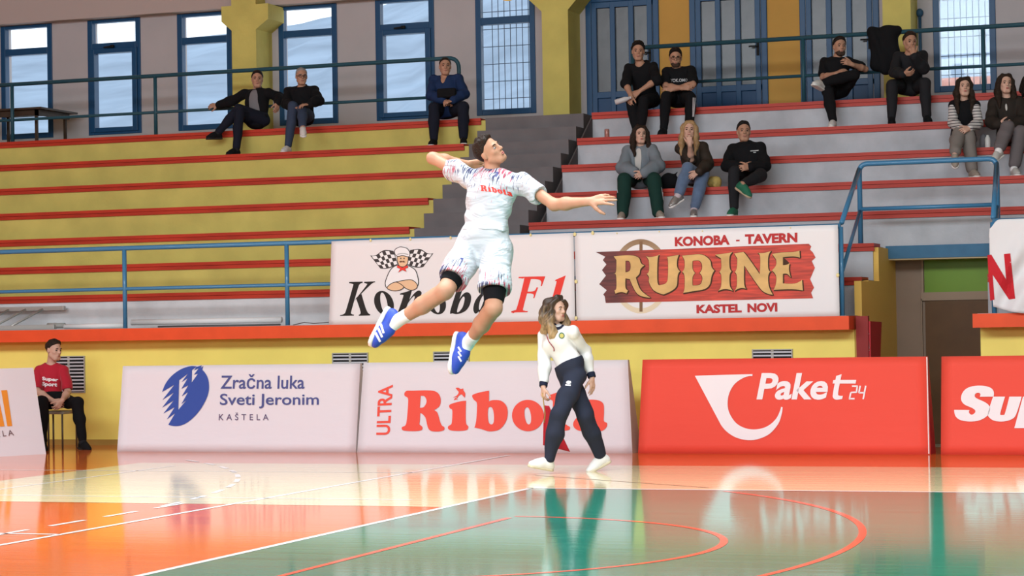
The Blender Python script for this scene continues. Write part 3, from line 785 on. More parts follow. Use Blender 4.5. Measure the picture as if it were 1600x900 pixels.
# --- white board at the left edge, turned towards the corner
q1 = atZ(72, 709.5, 0); q0 = atZ(0, 713.6, 0); dq = q0-q1; q0 = q1+dq/np.linalg.norm(dq)*3.0
b0 = Board((-300, 573), (53, 574), (-300, 700), (72, 710), 'white advertising board cut off by the left edge with orange bars', BW, p0=q0, p1=q1, lean=.30) if False else None
class CornerBoard(Board): pass
def corner_board():
    s = Board.__new__(Board); d = q1-q0; d /= np.linalg.norm(d); s.p0, s.p1 = q0, q1
    s.n = np.array([d[1], -d[0], 0]); back = -s.n; lean = .16
    up = np.array([0, 0, 1.0])+back*lean; s.pn = np.cross(d, up); s.pn /= np.linalg.norm(s.pn)
    if np.dot(s.pn, s.n) < 0: s.pn = -s.pn
    s.root = thing('advertising_board', (q0+q1)/2, 'white advertising board cut off by the left edge with orange bars', 'board', 'cloth covered advertising boards along the court')
    t1 = s.at(52, 574.5); t0 = q0+(t1-q1)+d*.08*2; 
    NX, NZ = 16, 8; vs = []; fs = []
    for j in range(NZ+1):
        for i in range(NX+1):
            u, v = i/NX, j/NZ; vs.append((q0*(1-u)+q1*u)*(1-v)+(t0*(1-u)+t1*u)*v)
    for j in range(NZ):
        for i in range(NX): a = j*(NX+1)+i; fs.append((a, a+1, a+NX+2, a+NX+1))
    n0 = len(vs); vs += [q0+back*.34, q1+back*.34, t0+back*.05, t1+back*.05]; b0_, b1_, u0, u1 = n0, n0+1, n0+2, n0+3
    L = [j*(NX+1) for j in range(NZ+1)]; R2 = [j*(NX+1)+NX for j in range(NZ+1)]; T = [NZ*(NX+1)+i for i in range(NX+1)]
    fs += [tuple(T)+(u1, u0), (b0_, u0, u1, b1_), tuple(L)[::-1]+(b0_, u0), tuple(R2)+(u1, b1_)]
    mesh_obj('cloth_cover', vs, fs, BW, s.root)
    return s
b0 = corner_board()
z = zc(0, 560, 5.625)
b0.put('orange_bar', F(z([(8, 282), (60, 278), (105, 594), (62, 597)])), P_ORANGE)
b0.put('orange_bar', F(z([(-45, 440), (-18, 330), (38, 597), (-10, 600), (-30, 480)])), P_ORANGE)
b0.put('lettering', tq('ELA', z, (-34, 640), (108, 628), (-30, 693), (122, 676), offset=.004, space=1.5), mat('print_brown', (.16, .09, .09), rough=.6, linear=True))

# ================================================================== BANNERS ON THE RAILING
BAN = mat('banner_vinyl', (.78, .735, .73), rough=.5, linear=True, bump=.12, bscale=3)
BAN2 = mat('banner_vinyl_bright', (.78, .755, .755), rough=.5, linear=True, bump=.12, bscale=3)
TAPE = mat('yellow_tape', (.80, .68, .32), rough=.6, linear=True)
YBN = 24.0
def warp(x, y, amp): return amp*(math.sin(x*.045+y*.03)+.6*math.sin(x*.021-y*.05+1)+.4*math.sin(y*.11+x*.012))
def banner(label, corners, m, amp, extra=None, Y=YBN, NX=40, NY=14, group='banners tied to the railing'):
    tl, tr, bl, br = [np.array(c, float) for c in corners]
    g = lambda u, v: (tl*(1-u)+tr*u)*(1-v)+(bl*(1-u)+br*u)*v
    def place(x, y, off=0.0):
        w = warp(x, y, amp) - .010 if extra is None else extra(x, y)
        return atY(x, y, Y - .012 - abs(amp)*2 + w - off)
    root = thing('banner', atY((bl[0]+br[0])/2, (bl[1]+br[1])/2, Y), label, 'banner', group)
    vs = []; fs = []
    for j in range(NY+1):
        for i in range(NX+1): vs.append(place(*g(i/NX, j/NY)))
    for j in range(NY):
        for i in range(NX): a = j*(NX+1)+i; fs.append((a, a+NX+1, a+NX+2, a+1))
    o = mesh_obj('sheet', vs, fs, m, root, smooth=True)
    so = o.modifiers.new('thick', 'SOLIDIFY'); so.thickness = .002; so.offset = 1
    return root, place
def densify(vf, L=9):
    """split long edges so flat print follows the cloth"""
    v, f = vf; bm = bmesh.new(); bv = [bm.verts.new((p[0], p[1], 0)) for p in v]
    for q in f:
        try: bm.faces.new([bv[i] for i in q])
        except ValueError: pass
    bmesh.ops.triangulate(bm, faces=bm.faces[:])
    for _ in range(4):
        e = [x for x in bm.edges if x.calc_length() > L]
        if not e: break
        bmesh.ops.subdivide_edges(bm, edges=e, cuts=1)
        bmesh.ops.triangulate(bm, faces=[x for x in bm.faces if len(x.verts) > 3])
    bm.verts.index_update(); V = [np.array(x.co[:2]) for x in bm.verts]; Fs = [tuple(x.index for x in q.verts) for q in bm.faces]; bm.free()
    return V, Fs
def bput(name, vf, place, m, parent, off=.005): return put(name, densify(vf), lambda x, y: place(x, y, off), m, parent)

ra, pa = banner('white banner with black and red slanted lettering and a chef emblem', ((518, 377), (896, 364), (514, 508), (899, 502)), BAN, .004)
z = zc(520, 375, 4.1026); zz = lambda p: sm(z([tuple(q) for q in p]))
Kst = [(46, 487, 1), (48, 480, 1), (74, 472), (88, 440), (128, 300), (128, 283), (104, 277, 1), (106, 269, 1), (192, 267, 1), (190, 275, 1), (172, 284), (160, 312), (120, 450), (118, 472), (136, 478, 1), (135, 485, 1)]
Kup = [(138, 388, 1), (215, 292), (214, 280), (200, 275, 1), (202, 268, 1), (272, 265, 1), (270, 273, 1), (245, 284), (168, 360, 1)]
Klo = [(148, 372, 1), (184, 346, 1), (216, 450), (240, 476, 1), (238, 484, 1), (165, 486, 1), (167, 478, 1), (178, 470), (172, 440)]
def so(cx, cy, rx, ry, sl, hx, hy): return ell2(cx, cy, rx, ry, 40, sl), ell2(cx, cy, hx, hy, 40, sl)
N1 = [(410, 483, 1), (450, 368), (448, 352), (430, 352, 1), (432, 343, 1), (508, 321, 1), (490, 385, 1), (522, 342), (548, 324), (566, 332), (566, 354), (532, 450), (532, 465), (548, 462), (562, 451, 1), (566, 458, 1), (535, 484), (505, 486), (493, 470), (498, 445), (524, 372), (516, 362), (480, 410), (460, 482, 1)]
Bk = [(752, 458), (800, 300), (793, 285), (775, 285, 1), (777, 277, 1), (850, 260, 1), (812, 378, 1), (838, 344), (865, 335), (886, 358), (880, 412), (850, 455), (800, 475), (768, 470)]
Bkh = [(812, 400), (836, 363), (845, 378), (832, 430), (806, 462), (796, 455)]
Ak = [(1012, 330, 1), (976, 440), (976, 456), (995, 445, 1), (998, 452, 1), (965, 475), (940, 472), (936, 455, 1), (925, 468), (910, 470), (900, 440), (913, 390), (945, 348), (975, 334, 1)]
Akh = [(968, 350), (946, 385), (936, 430), (942, 448), (960, 410), (974, 365)]
o1 = so(328, 405, 62, 79, -.18, 21, 68); o2 = so(662, 400, 62, 77, -.18, 21, 66)
KB = P_BLACK
for nm, pl in (('letter', (Kst,)), ('letter', (Kup,)), ('letter', (Klo,)), ('letter', (N1,)), ('letter', (Bk, Bkh)), ('letter', (Ak, Akh))): bput(nm, F(*[zz(p) for p in pl]), pa, KB, ra)
for o_ in (o1, o2): bput('letter', F(*[z([tuple(q) for q in p]) for p in o_]), pa, KB, ra)
Fq = [(1142, 465, 1), (1145, 456, 1), (1175, 448), (1225, 258), (1218, 248), (1190, 245, 1), (1192, 236, 1), (1362, 233, 1), (1340, 296, 1), (1332, 295, 1), (1335, 265), (1312, 252), (1270, 250, 1), (1248, 330, 1), (1290, 327), (1305, 304, 1), (1316, 304, 1), (1292, 373, 1), (1284, 372, 1), (1285, 347), (1245, 343, 1), (1220, 440), (1226, 452), (1250, 455, 1), (1248, 463, 1)]
Oq = [(1424, 264, 1), (1428, 255, 1), (1493, 227, 1), (1440, 420), (1440, 448), (1458, 455, 1), (1456, 462, 1), (1350, 464, 1), (1352, 456, 1), (1380, 448), (1390, 425), (1432, 278), (1428, 264)]
PR2 = mat('print_red_bright', (.78, .05, .035), rough=.6, linear=True)
for pl in (Fq, Oq): bput('letter', F(zz(pl)), pa, PR2, ra)
# chef emblem
z = zc(565, 380, 11.246); zz = lambda p: sm(z([tuple(q) for q in p]))
INK = mat('print_ink', (.05, .04, .04), rough=.6, linear=True); CW = mat('print_cloth_white', (.83, .80, .80), rough=.6, linear=True); SK = mat('print_skin', (.78, .50, .30), rough=.6, linear=True)
def bez(P, t):
    P = [np.array(p, float) for p in P]
    while len(P) > 1: P = [P[i]*(1-t)+P[i+1]*t for i in range(len(P)-1)]
    return P[0]
topc = [(150, 215), (330, 262), (300, 60), (450, 120), (560, 135)]; botc = [(330, 445), (450, 465), (520, 430), (640, 372)]
def flag(mir):
    mp = (lambda p: p) if not mir else (lambda p: (1412-p[0], p[1]-12-26*(547-min(p[0], 547))/397))
    S2 = lambda u, v: mp(bez(topc, u)*(1-v)+bez(botc, u)*v)
    outl = [S2(u, 0) for u in np.linspace(0, 1, 14)]+[S2(1, v) for v in (.33, .66)]+[S2(u, 1) for u in np.linspace(1, 0, 14)]+[S2(0, v) for v in (.66, .33)]
    bput('chequered_flag', F(z([tuple(p) for p in outl])), pa, INK, re)
    cells = []
    for i in range(6):
        for j in range(4):
            if (i+j) % 2 == 0:
                u0, u1, v0, v1 = .03+i*.158, .03+(i+1)*.158, .05+j*.225, .05+(j+1)*.225
                cells.append(F(z([tuple(S2(u0, v0)), tuple(S2(u1, v0)), tuple(S2(u1, v1)), tuple(S2(u0, v1))])))
    bput('white_cells', merge(*cells), pa, CW, re, .007)
re = thing('chef_emblem', org(ra)); re.parent = ra; re.location = (0, 0, 0)
flag(False); flag(True)
def shp(name, pts, m, off, ink=15):
    p = zz(pts)
    if ink: bput(name+'_outline', F(inflate(p, ink/11.246)), pa, INK, re, off-.001)
    bput(name, F(p), pa, m, re, off)
shp('jacket', [(640, 395), (560, 425), (490, 510), (430, 660), (425, 730), (455, 775), (560, 700), (600, 680), (800, 655), (880, 655), (965, 750), (990, 700), (985, 620), (950, 500), (900, 445), (800, 400), (720, 430)], CW, .010)
shp('forearm', [(590, 690, 1), (700, 668), (860, 648), (950, 700), (973, 762), (930, 808), (850, 818), (760, 775), (680, 715)], SK, .012, 13)
shp('forearm', [(455, 780), (520, 718), (620, 692), (738, 768, 1), (680, 814), (580, 830), (490, 812)], SK, .014, 13)
shp('face', [(638, 232), (800, 232), (806, 330), (775, 388), (712, 410), (655, 375)], SK, .013, 11)
shp('chef_hat', [(640, 225), (592, 190), (590, 120), (640, 85), (690, 72), (790, 95), (838, 160), (838, 215), (815, 232), (720, 212)], CW, .016, 12)
bput('hat_band', F(zz([(632, 188), (720, 172), (815, 190), (812, 205), (720, 186), (634, 203)])), pa, mat('print_grey', (.45, .44, .43), rough=.6, linear=True), re, .019)
shp('moustache', [(660, 326), (690, 310), (712, 318), (738, 310), (766, 332), (735, 336), (712, 330), (685, 338)], mat('print_umber', (.14, .06, .03), rough=.6, linear=True), .018, 0)
for ex in (688, 746): bput('eye', F(z([tuple(q) for q in ell2(ex, 268, 11, 14, 14)])), pa, INK, re, .018)
shp('neckerchief', [(628, 385, 1), (715, 430, 1), (808, 388, 1), (815, 425, 1), (762, 450, 1), (790, 500, 1), (716, 468, 1), (640, 515, 1), (682, 450, 1), (622, 425, 1)], PR2, .020, 4)

# --- tavern banner
rb, pb = banner('white banner with the red plank sign and golden western lettering', ((898, 364), (1309, 351), (901, 503), (1312, 494)), BAN2, .0025)
z = zc(890, 350, 3.721); zz = lambda p: sm(z([tuple(q) for q in p]))
wheel = F(z([tuple(q) for q in ell2(414, 304, 168, 216, 64)]), z([tuple(q) for q in ell2(414, 304, 140, 186, 64)]))
WH = bpy.data.materials.new('wheel_print'); WH.use_nodes = True; nt = WH.node_tree; b_ = nt.nodes['Principled BSDF']; b_.inputs['Roughness'].default_value = .6
tc = nt.nodes.new('ShaderNodeTexCoord'); sx = nt.nodes.new('ShaderNodeSeparateXYZ'); mr = nt.nodes.new('ShaderNodeMapRange'); rp = nt.nodes.new('ShaderNodeValToRGB')
nt.links.new(tc.outputs['Object'], sx.inputs[0]); nt.links.new(sx.outputs['Z'], mr.inputs[0]); mr.inputs[1].default_value = .3; mr.inputs[2].default_value = .9
nt.links.new(mr.outputs[0], rp.inputs[0]); rp.color_ramp.elements[0].color = (.72, .60, .42, 1); rp.color_ramp.elements[1].color = (.25, .14, .06, 1); nt.links.new(rp.outputs[0], b_.inputs['Base Color'])
bput('wagon_wheel', wheel, pb, WH, rb, .004)
bput('wheel_spoke', F(z([(406, 100), (424, 100), (424, 510), (406, 510)])), pb, mat('print_wood', (.22, .12, .06), rough=.6, linear=True), rb, .005)
plank = [(152, 163, 1), (1390, 115, 1), (1405, 130, 1), (1397, 148, 1), (1414, 165, 1), (1430, 195, 1), (1408, 215, 1), (1426, 255, 1), (1398, 320, 1), (1421, 370, 1), (1404, 400, 1), (1416, 432, 1), (210, 459, 1), (204, 420, 1), (195, 410, 1), (216, 385, 1), (172, 350, 1), (211, 300, 1), (188, 268, 1), (214, 235, 1), (193, 210, 1), (207, 190, 1)]
PK = bpy.data.materials.new('plank_print'); PK.use_nodes = True; nt = PK.node_tree; b_ = nt.nodes['Principled BSDF']; b_.inputs['Roughness'].default_value = .6
tc = nt.nodes.new('ShaderNodeTexCoord'); sx = nt.nodes.new('ShaderNodeSeparateXYZ'); mr = nt.nodes.new('ShaderNodeMapRange'); rp = nt.nodes.new('ShaderNodeValToRGB')
nt.links.new(tc.outputs['Object'], sx.inputs[0]); nt.links.new(sx.outputs['X'], mr.inputs[0]); mr.inputs[1].default_value = -1.35; mr.inputs[2].default_value = -.15
nt.links.new(mr.outputs[0], rp.inputs[0]); rp.color_ramp.elements[0].position = .25; rp.color_ramp.elements[0].color = (.115, .022, .018, 1); rp.color_ramp.elements[1].color = (.50, .045, .022, 1); rp.color_ramp.elements[1].position = .75
mp = nt.nodes.new('ShaderNodeMapping'); mp.inputs['Scale'].default_value = (2, 1, 26); ns = nt.nodes.new('ShaderNodeTexNoise'); ns.inputs['Scale'].default_value = 1.6; ns.inputs['Detail'].default_value = 6
nt.links.new(tc.outputs['Object'], mp.inputs['Vector']); nt.links.new(mp.outputs['Vector'], ns.inputs['Vector'])
m2 = nt.nodes.new('ShaderNodeMapRange'); m2.inputs[1].default_value = .3; m2.inputs[2].default_value = .7; m2.inputs[3].default_value = .6; m2.inputs[4].default_value = 1.45; nt.links.new(ns.outputs['Fac'], m2.inputs[0])
vm = nt.nodes.new('ShaderNodeVectorMath'); vm.operation = 'SCALE'; nt.links.new(rp.outputs[0], vm.inputs[0]); nt.links.new(m2.outputs[0], vm.inputs['Scale']); nt.links.new(vm.outputs['Vector'], b_.inputs['Base Color'])
bput('plank_sign', F(zz(plank)), pb, PK, rb, .007)
GOLD = mat('print_gold', (.68, .43, .165), rough=.6, linear=True, var=.22, vscale=3.5, stretch=(1, 1, 2)); GBR = mat('print_dark_brown', (.06, .022, .008), rough=.6, linear=True)
G = {'R': ([(256, 188, 1), (350, 182), (400, 195), (415, 228), (435, 240, 1), (412, 262), (405, 290), (385, 310, 1), (405, 370), (430, 400), (470, 428, 1), (420, 420), (385, 395), (350, 320, 1), (325, 316, 1), (325, 370), (340, 386, 1), (330, 404, 1), (300, 395), (267, 405, 1), (260, 385, 1), (272, 370), (270, 300), (257, 290, 1), (270, 275), (272, 210, 1)], [(325, 215, 1), (345, 216), (355, 238), (350, 270), (325, 281, 1)]),
     'U': ([(445, 185, 1), (470, 192), (525, 180, 1), (512, 202), (511, 340), (535, 353), (564, 340), (572, 300), (572, 210), (562, 192, 1), (600, 186), (635, 179, 1), (625, 210), (625, 250), (642, 275, 1), (628, 300), (622, 360), (590, 390), (545, 409, 1), (490, 386), (462, 340), (462, 310), (448, 290, 1), (462, 270), (460, 210, 1)],),
     'D': ([(655, 185, 1), (700, 180), (770, 178), (815, 210), (825, 250), (842, 270, 1), (826, 300), (815, 350), (785, 378), (720, 390), (658, 401, 1), (668, 375), (668, 300), (653, 280, 1), (668, 255), (668, 210, 1)], [(715, 215, 1), (750, 212), (768, 230), (770, 260), (756, 285, 1), (772, 310), (765, 345), (745, 356), (715, 357, 1), (715, 310), (730, 285, 1), (715, 260)]),
     'I': ([(845, 178, 1), (895, 173), (947, 164, 1), (930, 190), (930, 250), (942, 275, 1), (930, 300), (932, 360), (952, 389, 1), (905, 378), (858, 391, 1), (880, 365), (882, 300), (870, 280, 1), (882, 255), (880, 200, 1)],),
     'N': ([(958, 172, 1), (1000, 165), (1022, 175), (1105, 292, 1), (1108, 190), (1088, 168, 1), (1130, 168), (1172, 157, 1), (1155, 190), (1155, 260), (1170, 275, 1), (1155, 300), (1158, 360), (1182, 411, 1), (1130, 395), (1090, 350), (1015, 240, 1), (1015, 350), (1032, 378, 1), (995, 372), (958, 389, 1), (972, 360), (972, 300), (960, 280, 1), (972, 255), (975, 200, 1)],),
     'E': ([(1178, 175, 1), (1230, 166), (1300, 163), (1336, 154, 1), (1339, 196, 1), (1300, 188), (1240, 193, 1), (1240, 240, 1), (1265, 236), (1281, 224, 1), (1275, 262), (1286, 312, 1), (1265, 290), (1240, 290, 1), (1240, 345, 1), (1310, 346), (1351, 324, 1), (1356, 386, 1), (1290, 379), (1186, 383, 1), (1200, 345), (1200, 300), (1176, 270, 1), (1200, 240), (1200, 205, 1)],)}
for ch, pl in G.items():
    o = zz(pl[0]); hs = [zz(p) for p in pl[1:]]
    sh = [np.array(q)+np.array([.9, .9]) for q in inflate(o, 1.3)]
    bput('letter_edge', F(sh, *[inflate(h, -.8) for h in hs]), pb, GBR, rb, .009)
    bput('letter', F(o, *hs), pb, GOLD, rb, .011)
PMR = mat('print_maroon', (.46, .03, .03), rough=.6, linear=True)
for w, q in (('KONOBA', ((611, 76), (930, 62), (612, 131), (931, 121))), ('-', ((968, 92), (988, 91), (968, 101), (988, 100))), ('TAVERN', ((1019, 60), (1324, 50), (1020, 118), (1324, 107))), ('KASTEL', ((737, 470), (1000, 464), (738, 520), (1001, 515))), ('NOVI', ((1033, 462), (1207, 457), (1034, 515), (1208, 510)))):
    bput('lettering', tq(w, z, *q, offset=.05 if w != '-' else 0), pb, PMR, rb, .006)
# ties and tape on both banners
k = MB()
for x_, y_, r_ in ((579, 375.5, 1.4), (641, 373.5, 1.4), (704, 371.5, 1.4), (829, 367, 1.4)):
    k.ellipsoid(pa(x_, y_, .010), (.014, .008, .018))
k.build('tape_tie', TAPE, ra, smooth=True)
k = MB()
for x_, y_ in ((898, 366), (900, 440), (900, 497), (926, 364), (1309, 430)): k.ellipsoid(pb(x_, y_, .012), (.018, .008, .022))
for x_, y_ in ((964, 364.5), (1030, 362), (1097.5, 361), (1235, 356)): k.ellipsoid(pb(x_, y_, .006), (.008, .004, .008))
k.build('tape_tie', TAPE, rb, smooth=True)

# --- draped white cloth with the red N
def fold(x, y):
    d = (x-1547)*.9+(y-345)*.55
    return (.045*math.sin(d*.085+.8*math.sin(y*.03)) + .02*math.sin(d*.19-y*.02)) * min(1, max(0, (y-348)/60)) - .07
tl, tr, bl, br = (1546, 343), (1900, 330), (1551, 480), (1900, 560)
rc = thing('banner', atY(1620, 500, 24.0), 'white draped cloth with a red letter N at the right edge', 'banner', 'banners tied to the railing')
def pc(x, y, off=0.0): return atY(x, y, 23.99+fold(x, y)-off)
vs = []; fs = []; NX, NY = 70, 30
for j in range(NY+1):
    v = j/NY
    for i in range(NX+1):
        u = (i/NX)**1.3
        xt = 1546+u*354; 
        top = 343-u*10+ 14*math.exp(-((xt-1546)/8)**2)*1.0
        bot = 480+ (xt-1550)*.16 + (10*math.sin((xt-1550)*.05) if xt > 1550 else 0)*.3
        x_ = xt + (1-u)*(6*v if v > .1 else 0) - (1-u)*2*math.sin(v*3.14)
        vs.append(pc(x_, top*(1-v)+bot*v))
for j in range(NY):
    for i in range(NX): a = j*(NX+1)+i; fs.append((a, a+NX+1, a+NX+2, a+1))
o = mesh_obj('sheet', vs, fs, mat('white_cotton', (.74, .73, .74), rough=.8, linear=True), rc, smooth=True); so_ = o.modifiers.new('thick', 'SOLIDIFY'); so_.thickness = .003; so_.offset = 1
z = zc(1280, 330, 3.9125)
bput('letter', F(z([(1028, 268), (1052, 265), (1143, 418), (1129, 262), (1168, 258), (1198, 535), (1160, 540), (1060, 388), (1072, 540), (1045, 547)])), pc, mat('print_cloth_red', (.55, .02, .03), rough=.8, linear=True), rc, .008)
# ================================================================== FIGURES: implicit surfaces
def nrm(v): v = np.asarray(v, float); return v/max(np.linalg.norm(v), 1e-9)
class SDF:
    def __init__(s, h): s.h = h; s.ops = []
    def cap(s, a, b, ra, rb, k=.02, op='+', flat=None):
        s.ops.append(('cap', op, k, np.asarray(a, float), np.asarray(b, float), ra, rb, flat)); return s
    def chain(s, pts, rs, k=.02, op='+', flat=None):
        for i in range(len(pts)-1): s.cap(pts[i], pts[i+1], rs[i], rs[i+1], k, op, flat)
        return s
    def ell(s, c, r, R=None, k=.02, op='+'):
        s.ops.append(('ell', op, k, np.asarray(c, float), np.asarray(r, float), np.eye(3) if R is None else np.asarray(R, float))); return s
    def cut(s, c, n, k=.004):     # keep the side against n
        s.ops.append(('cut', '&', k, np.asarray(c, float), nrm(n))); return s
    def noise(s, f): s.ops.append(('noise', '~', 0, f)); return s
    def mesh(s):
        h = s.h; lo = np.full(3, 1e9); hi = -lo
        def bb(o):
            if o[0] == 'cap':
                r = max(o[5], o[6])*1.05; return np.minimum(o[3], o[4])-r, np.maximum(o[3], o[4])+r
            r = max(o[4]); return o[3]-r, o[3]+r
        for o in s.ops:
            if o[1] == '+': a, b = bb(o); lo = np.minimum(lo, a); hi = np.maximum(hi, b)
        lo -= 3*h+.012; hi += 3*h+.012
        n = np.ceil((hi-lo)/h).astype(int)+1
        ax = [lo[i]+h*np.arange(n[i]) for i in range(3)]
        D = np.full(n, .5, np.float32)
        for o in s.ops:
            if o[0] in ('cap', 'ell'):
                a, b = bb(o); pad = o[2]+2.5*h+.01
                i0 = np.clip(np.floor((a-pad-lo)/h).astype(int), 0, n-1); i1 = np.clip(np.ceil((b+pad-lo)/h).astype(int)+1, 1, n)
                sl = tuple(slice(i0[q], i1[q]) for q in range(3))
                X = ax[0][sl[0]][:, None, None]; Y = ax[1][sl[1]][None, :, None]; Z = ax[2][sl[2]][None, None, :]
                if o[0] == 'cap':
                    A, B, ra, rb, flat = o[3:]; ab = B-A; l2 = max(ab@ab, 1e-12)
                    px, py, pz = X-A[0], Y-A[1], Z-A[2]
                    t = np.clip((px*ab[0]+py*ab[1]+pz*ab[2])/l2, 0, 1)
                    qx, qy, qz = px-t*ab[0], py-t*ab[1], pz-t*ab[2]
                    d2 = qx*qx+qy*qy+qz*qz
                    if flat is not None:
                        m, f = flat; c = qx*m[0]+qy*m[1]+qz*m[2]; d2 = d2 + c*c*(1/f**2-1)
                    d = np.sqrt(d2) - (ra+(rb-ra)*t)
                    if flat is not None: d = d*min(1, flat[1]*1.3)
                else:
                    C, r, R = o[3:]; px, py, pz = X-C[0], Y-C[1], Z-C[2]
                    u = [(px*R[0, i]+py*R[1, i]+pz*R[2, i])/r[i] for i in range(3)]
                    k0 = np.sqrt(u[0]**2+u[1]**2+u[2]**2); k1 = np.sqrt((u[0]/r[0])**2+(u[1]/r[1])**2+(u[2]/r[2])**2)
                    d = k0*(k0-1)/np.maximum(k1, 1e-6)
                d = d.astype(np.float32); k = max(o[2], 1e-4); cur = D[sl]
                if o[1] == '+':
                    hh = np.clip(.5+.5*(d-cur)/k, 0, 1); D[sl] = d*(1-hh)+cur*hh-k*hh*(1-hh)
                else:
                    d = -d; hh = np.clip(.5-.5*(d-cur)/k, 0, 1); D[sl] = d*(1-hh)+cur*hh+k*hh*(1-hh)
            elif o[0] == 'cut':
                c, m = o[3:]; d = ((ax[0][:, None, None]-c[0])*m[0]+(ax[1][None, :, None]-c[1])*m[1]+(ax[2][None, None, :]-c[2])*m[2]).astype(np.float32)
                D = np.maximum(D, d)
            else:
                D = D + o[3](ax[0][:, None, None], ax[1][None, :, None], ax[2][None, None, :]).astype(np.float32)
        I = D < 0
        c = [(i, j, k) for i in (0, 1) for j in (0, 1) for k in (0, 1)]
        S = [slice(0, -1), slice(1, None)]
        cnt = sum(I[S[i], S[j], S[k]].astype(np.int8) for i, j, k in c)
        act = np.argwhere((cnt > 0) & (cnt < 8))
        if len(act) == 0: return np.zeros((0, 3)), []
        val = {q: D[act[:, 0]+q[0], act[:, 1]+q[1], act[:, 2]+q[2]] for q in c}
        acc = np.zeros((len(act), 3)); num = np.zeros(len(act))
        for q in c:
            for axi in range(3):
                if q[axi] == 0:
                    q2 = list(q); q2[axi] = 1; q2 = tuple(q2); a, b = val[q], val[q2]
                    m = (a < 0) != (b < 0); t = np.where(m, a/np.where(m, a-b, 1), 0)
                    p = np.tile(np.array(q, float), (len(act), 1)); p[:, axi] += t
                    acc[m] += p[m]; num += m
        V = lo + (act + acc/num[:, None])*h
        idx = -np.ones(n, np.int32); idx[act[:, 0], act[:, 1], act[:, 2]] = np.arange(len(act))
        Fs = []
        for axi in range(3):
            u, w = (axi+1) % 3, (axi+2) % 3
            sa = [slice(None)]*3; sb = [slice(None)]*3; sa[axi] = slice(0, -1); sb[axi] = slice(1, None)
            a, b = I[tuple(sa)], I[tuple(sb)]; e = np.argwhere(a != b)
            e = e[(e[:, u] > 0) & (e[:, w] > 0)]
            if len(e) == 0: continue
            def g(du, dw):
                q = e.copy(); q[:, u] -= du; q[:, w] -= dw; return idx[q[:, 0], q[:, 1], q[:, 2]]
            Q = np.stack([g(1, 1), g(0, 1), g(0, 0), g(1, 0)], 1)
            fl = a[e[:, 0], e[:, 1], e[:, 2]]; Q[~fl] = Q[~fl][:, ::-1]
            Q = Q[(Q >= 0).all(1)]; Fs.append(Q)
        return V, np.concatenate(Fs)
    def build(s, name, m, parent, loc=None, uvf=None):
        V, Fq = s.mesh()
        if len(V) == 0: return None
        me = bpy.data.meshes.new(name); o_ = org(parent) if parent is not None else np.zeros(3)
        Vl = (V-o_).astype(np.float32)
        me.vertices.add(len(Vl)); me.vertices.foreach_set('co', Vl.ravel())
        me.loops.add(Fq.size); me.loops.foreach_set('vertex_index', Fq.astype(np.int32).ravel())
        me.polygons.add(len(Fq)); me.polygons.foreach_set('loop_start', np.arange(0, Fq.size, 4, dtype=np.int32))
        me.polygons.foreach_set('loop_total', np.full(len(Fq), 4, np.int32))
        me.polygons.foreach_set('use_smooth', np.ones(len(Fq), bool))
        me.update(calc_edges=True); me.validate()
        for mm in (m if isinstance(m, (list, tuple)) else [m]): me.materials.append(mm)
        if uvf is not None:
            l = me.uv_layers.new(name='uv'); idx = np.empty(len(me.loops), np.int32); me.loops.foreach_get('vertex_index', idx)
            uv = np.asarray(uvf(V), np.float32); l.data.foreach_set('uv', uv[idx].ravel())
        ob = bpy.data.objects.new(name, me); COL.objects.link(ob)
        if parent is not None: ob.parent = parent
        return ob
def wrinkle(amp, seed, f=34.0):
    r = random.Random(seed); a = [r.uniform(-1, 1) for _ in range(12)]
    def fn(x, y, z):
        u = f*(x*(.9+.2*a[0])+y*.5*a[1]+z*.45*a[2])+a[3]*3; v = f*(x*.5*a[4]+y*.6+z*(.9+.2*a[5]))+a[6]*3; w = f*.45*(x*a[7]-y*a[8]+z*.8)+a[9]
        return amp*(np.sin(u+1.3*np.sin(w))*.55+np.sin(v+1.1*np.sin(u*.5))*.55+np.sin(w*1.3)*.5)
    return fn

SKIN = lambda nm, c: mat(nm, c, rough=.5, linear=True, var=.06, vscale=14)
CAMX, CAMY, CAMZ = _rt, _up, -_fw                           # screen right / screen up / towards the camera
def scr(x, y, z): return nrm(CAMX*x + CAMY*y + CAMZ*z)
def frame_from(fwd, up):
    f = nrm(fwd); u = nrm(np.asarray(up)-f*np.dot(up, f)); l = np.cross(f, u)   # l: the figure's right side
    return np.stack([l, f, u], 1)

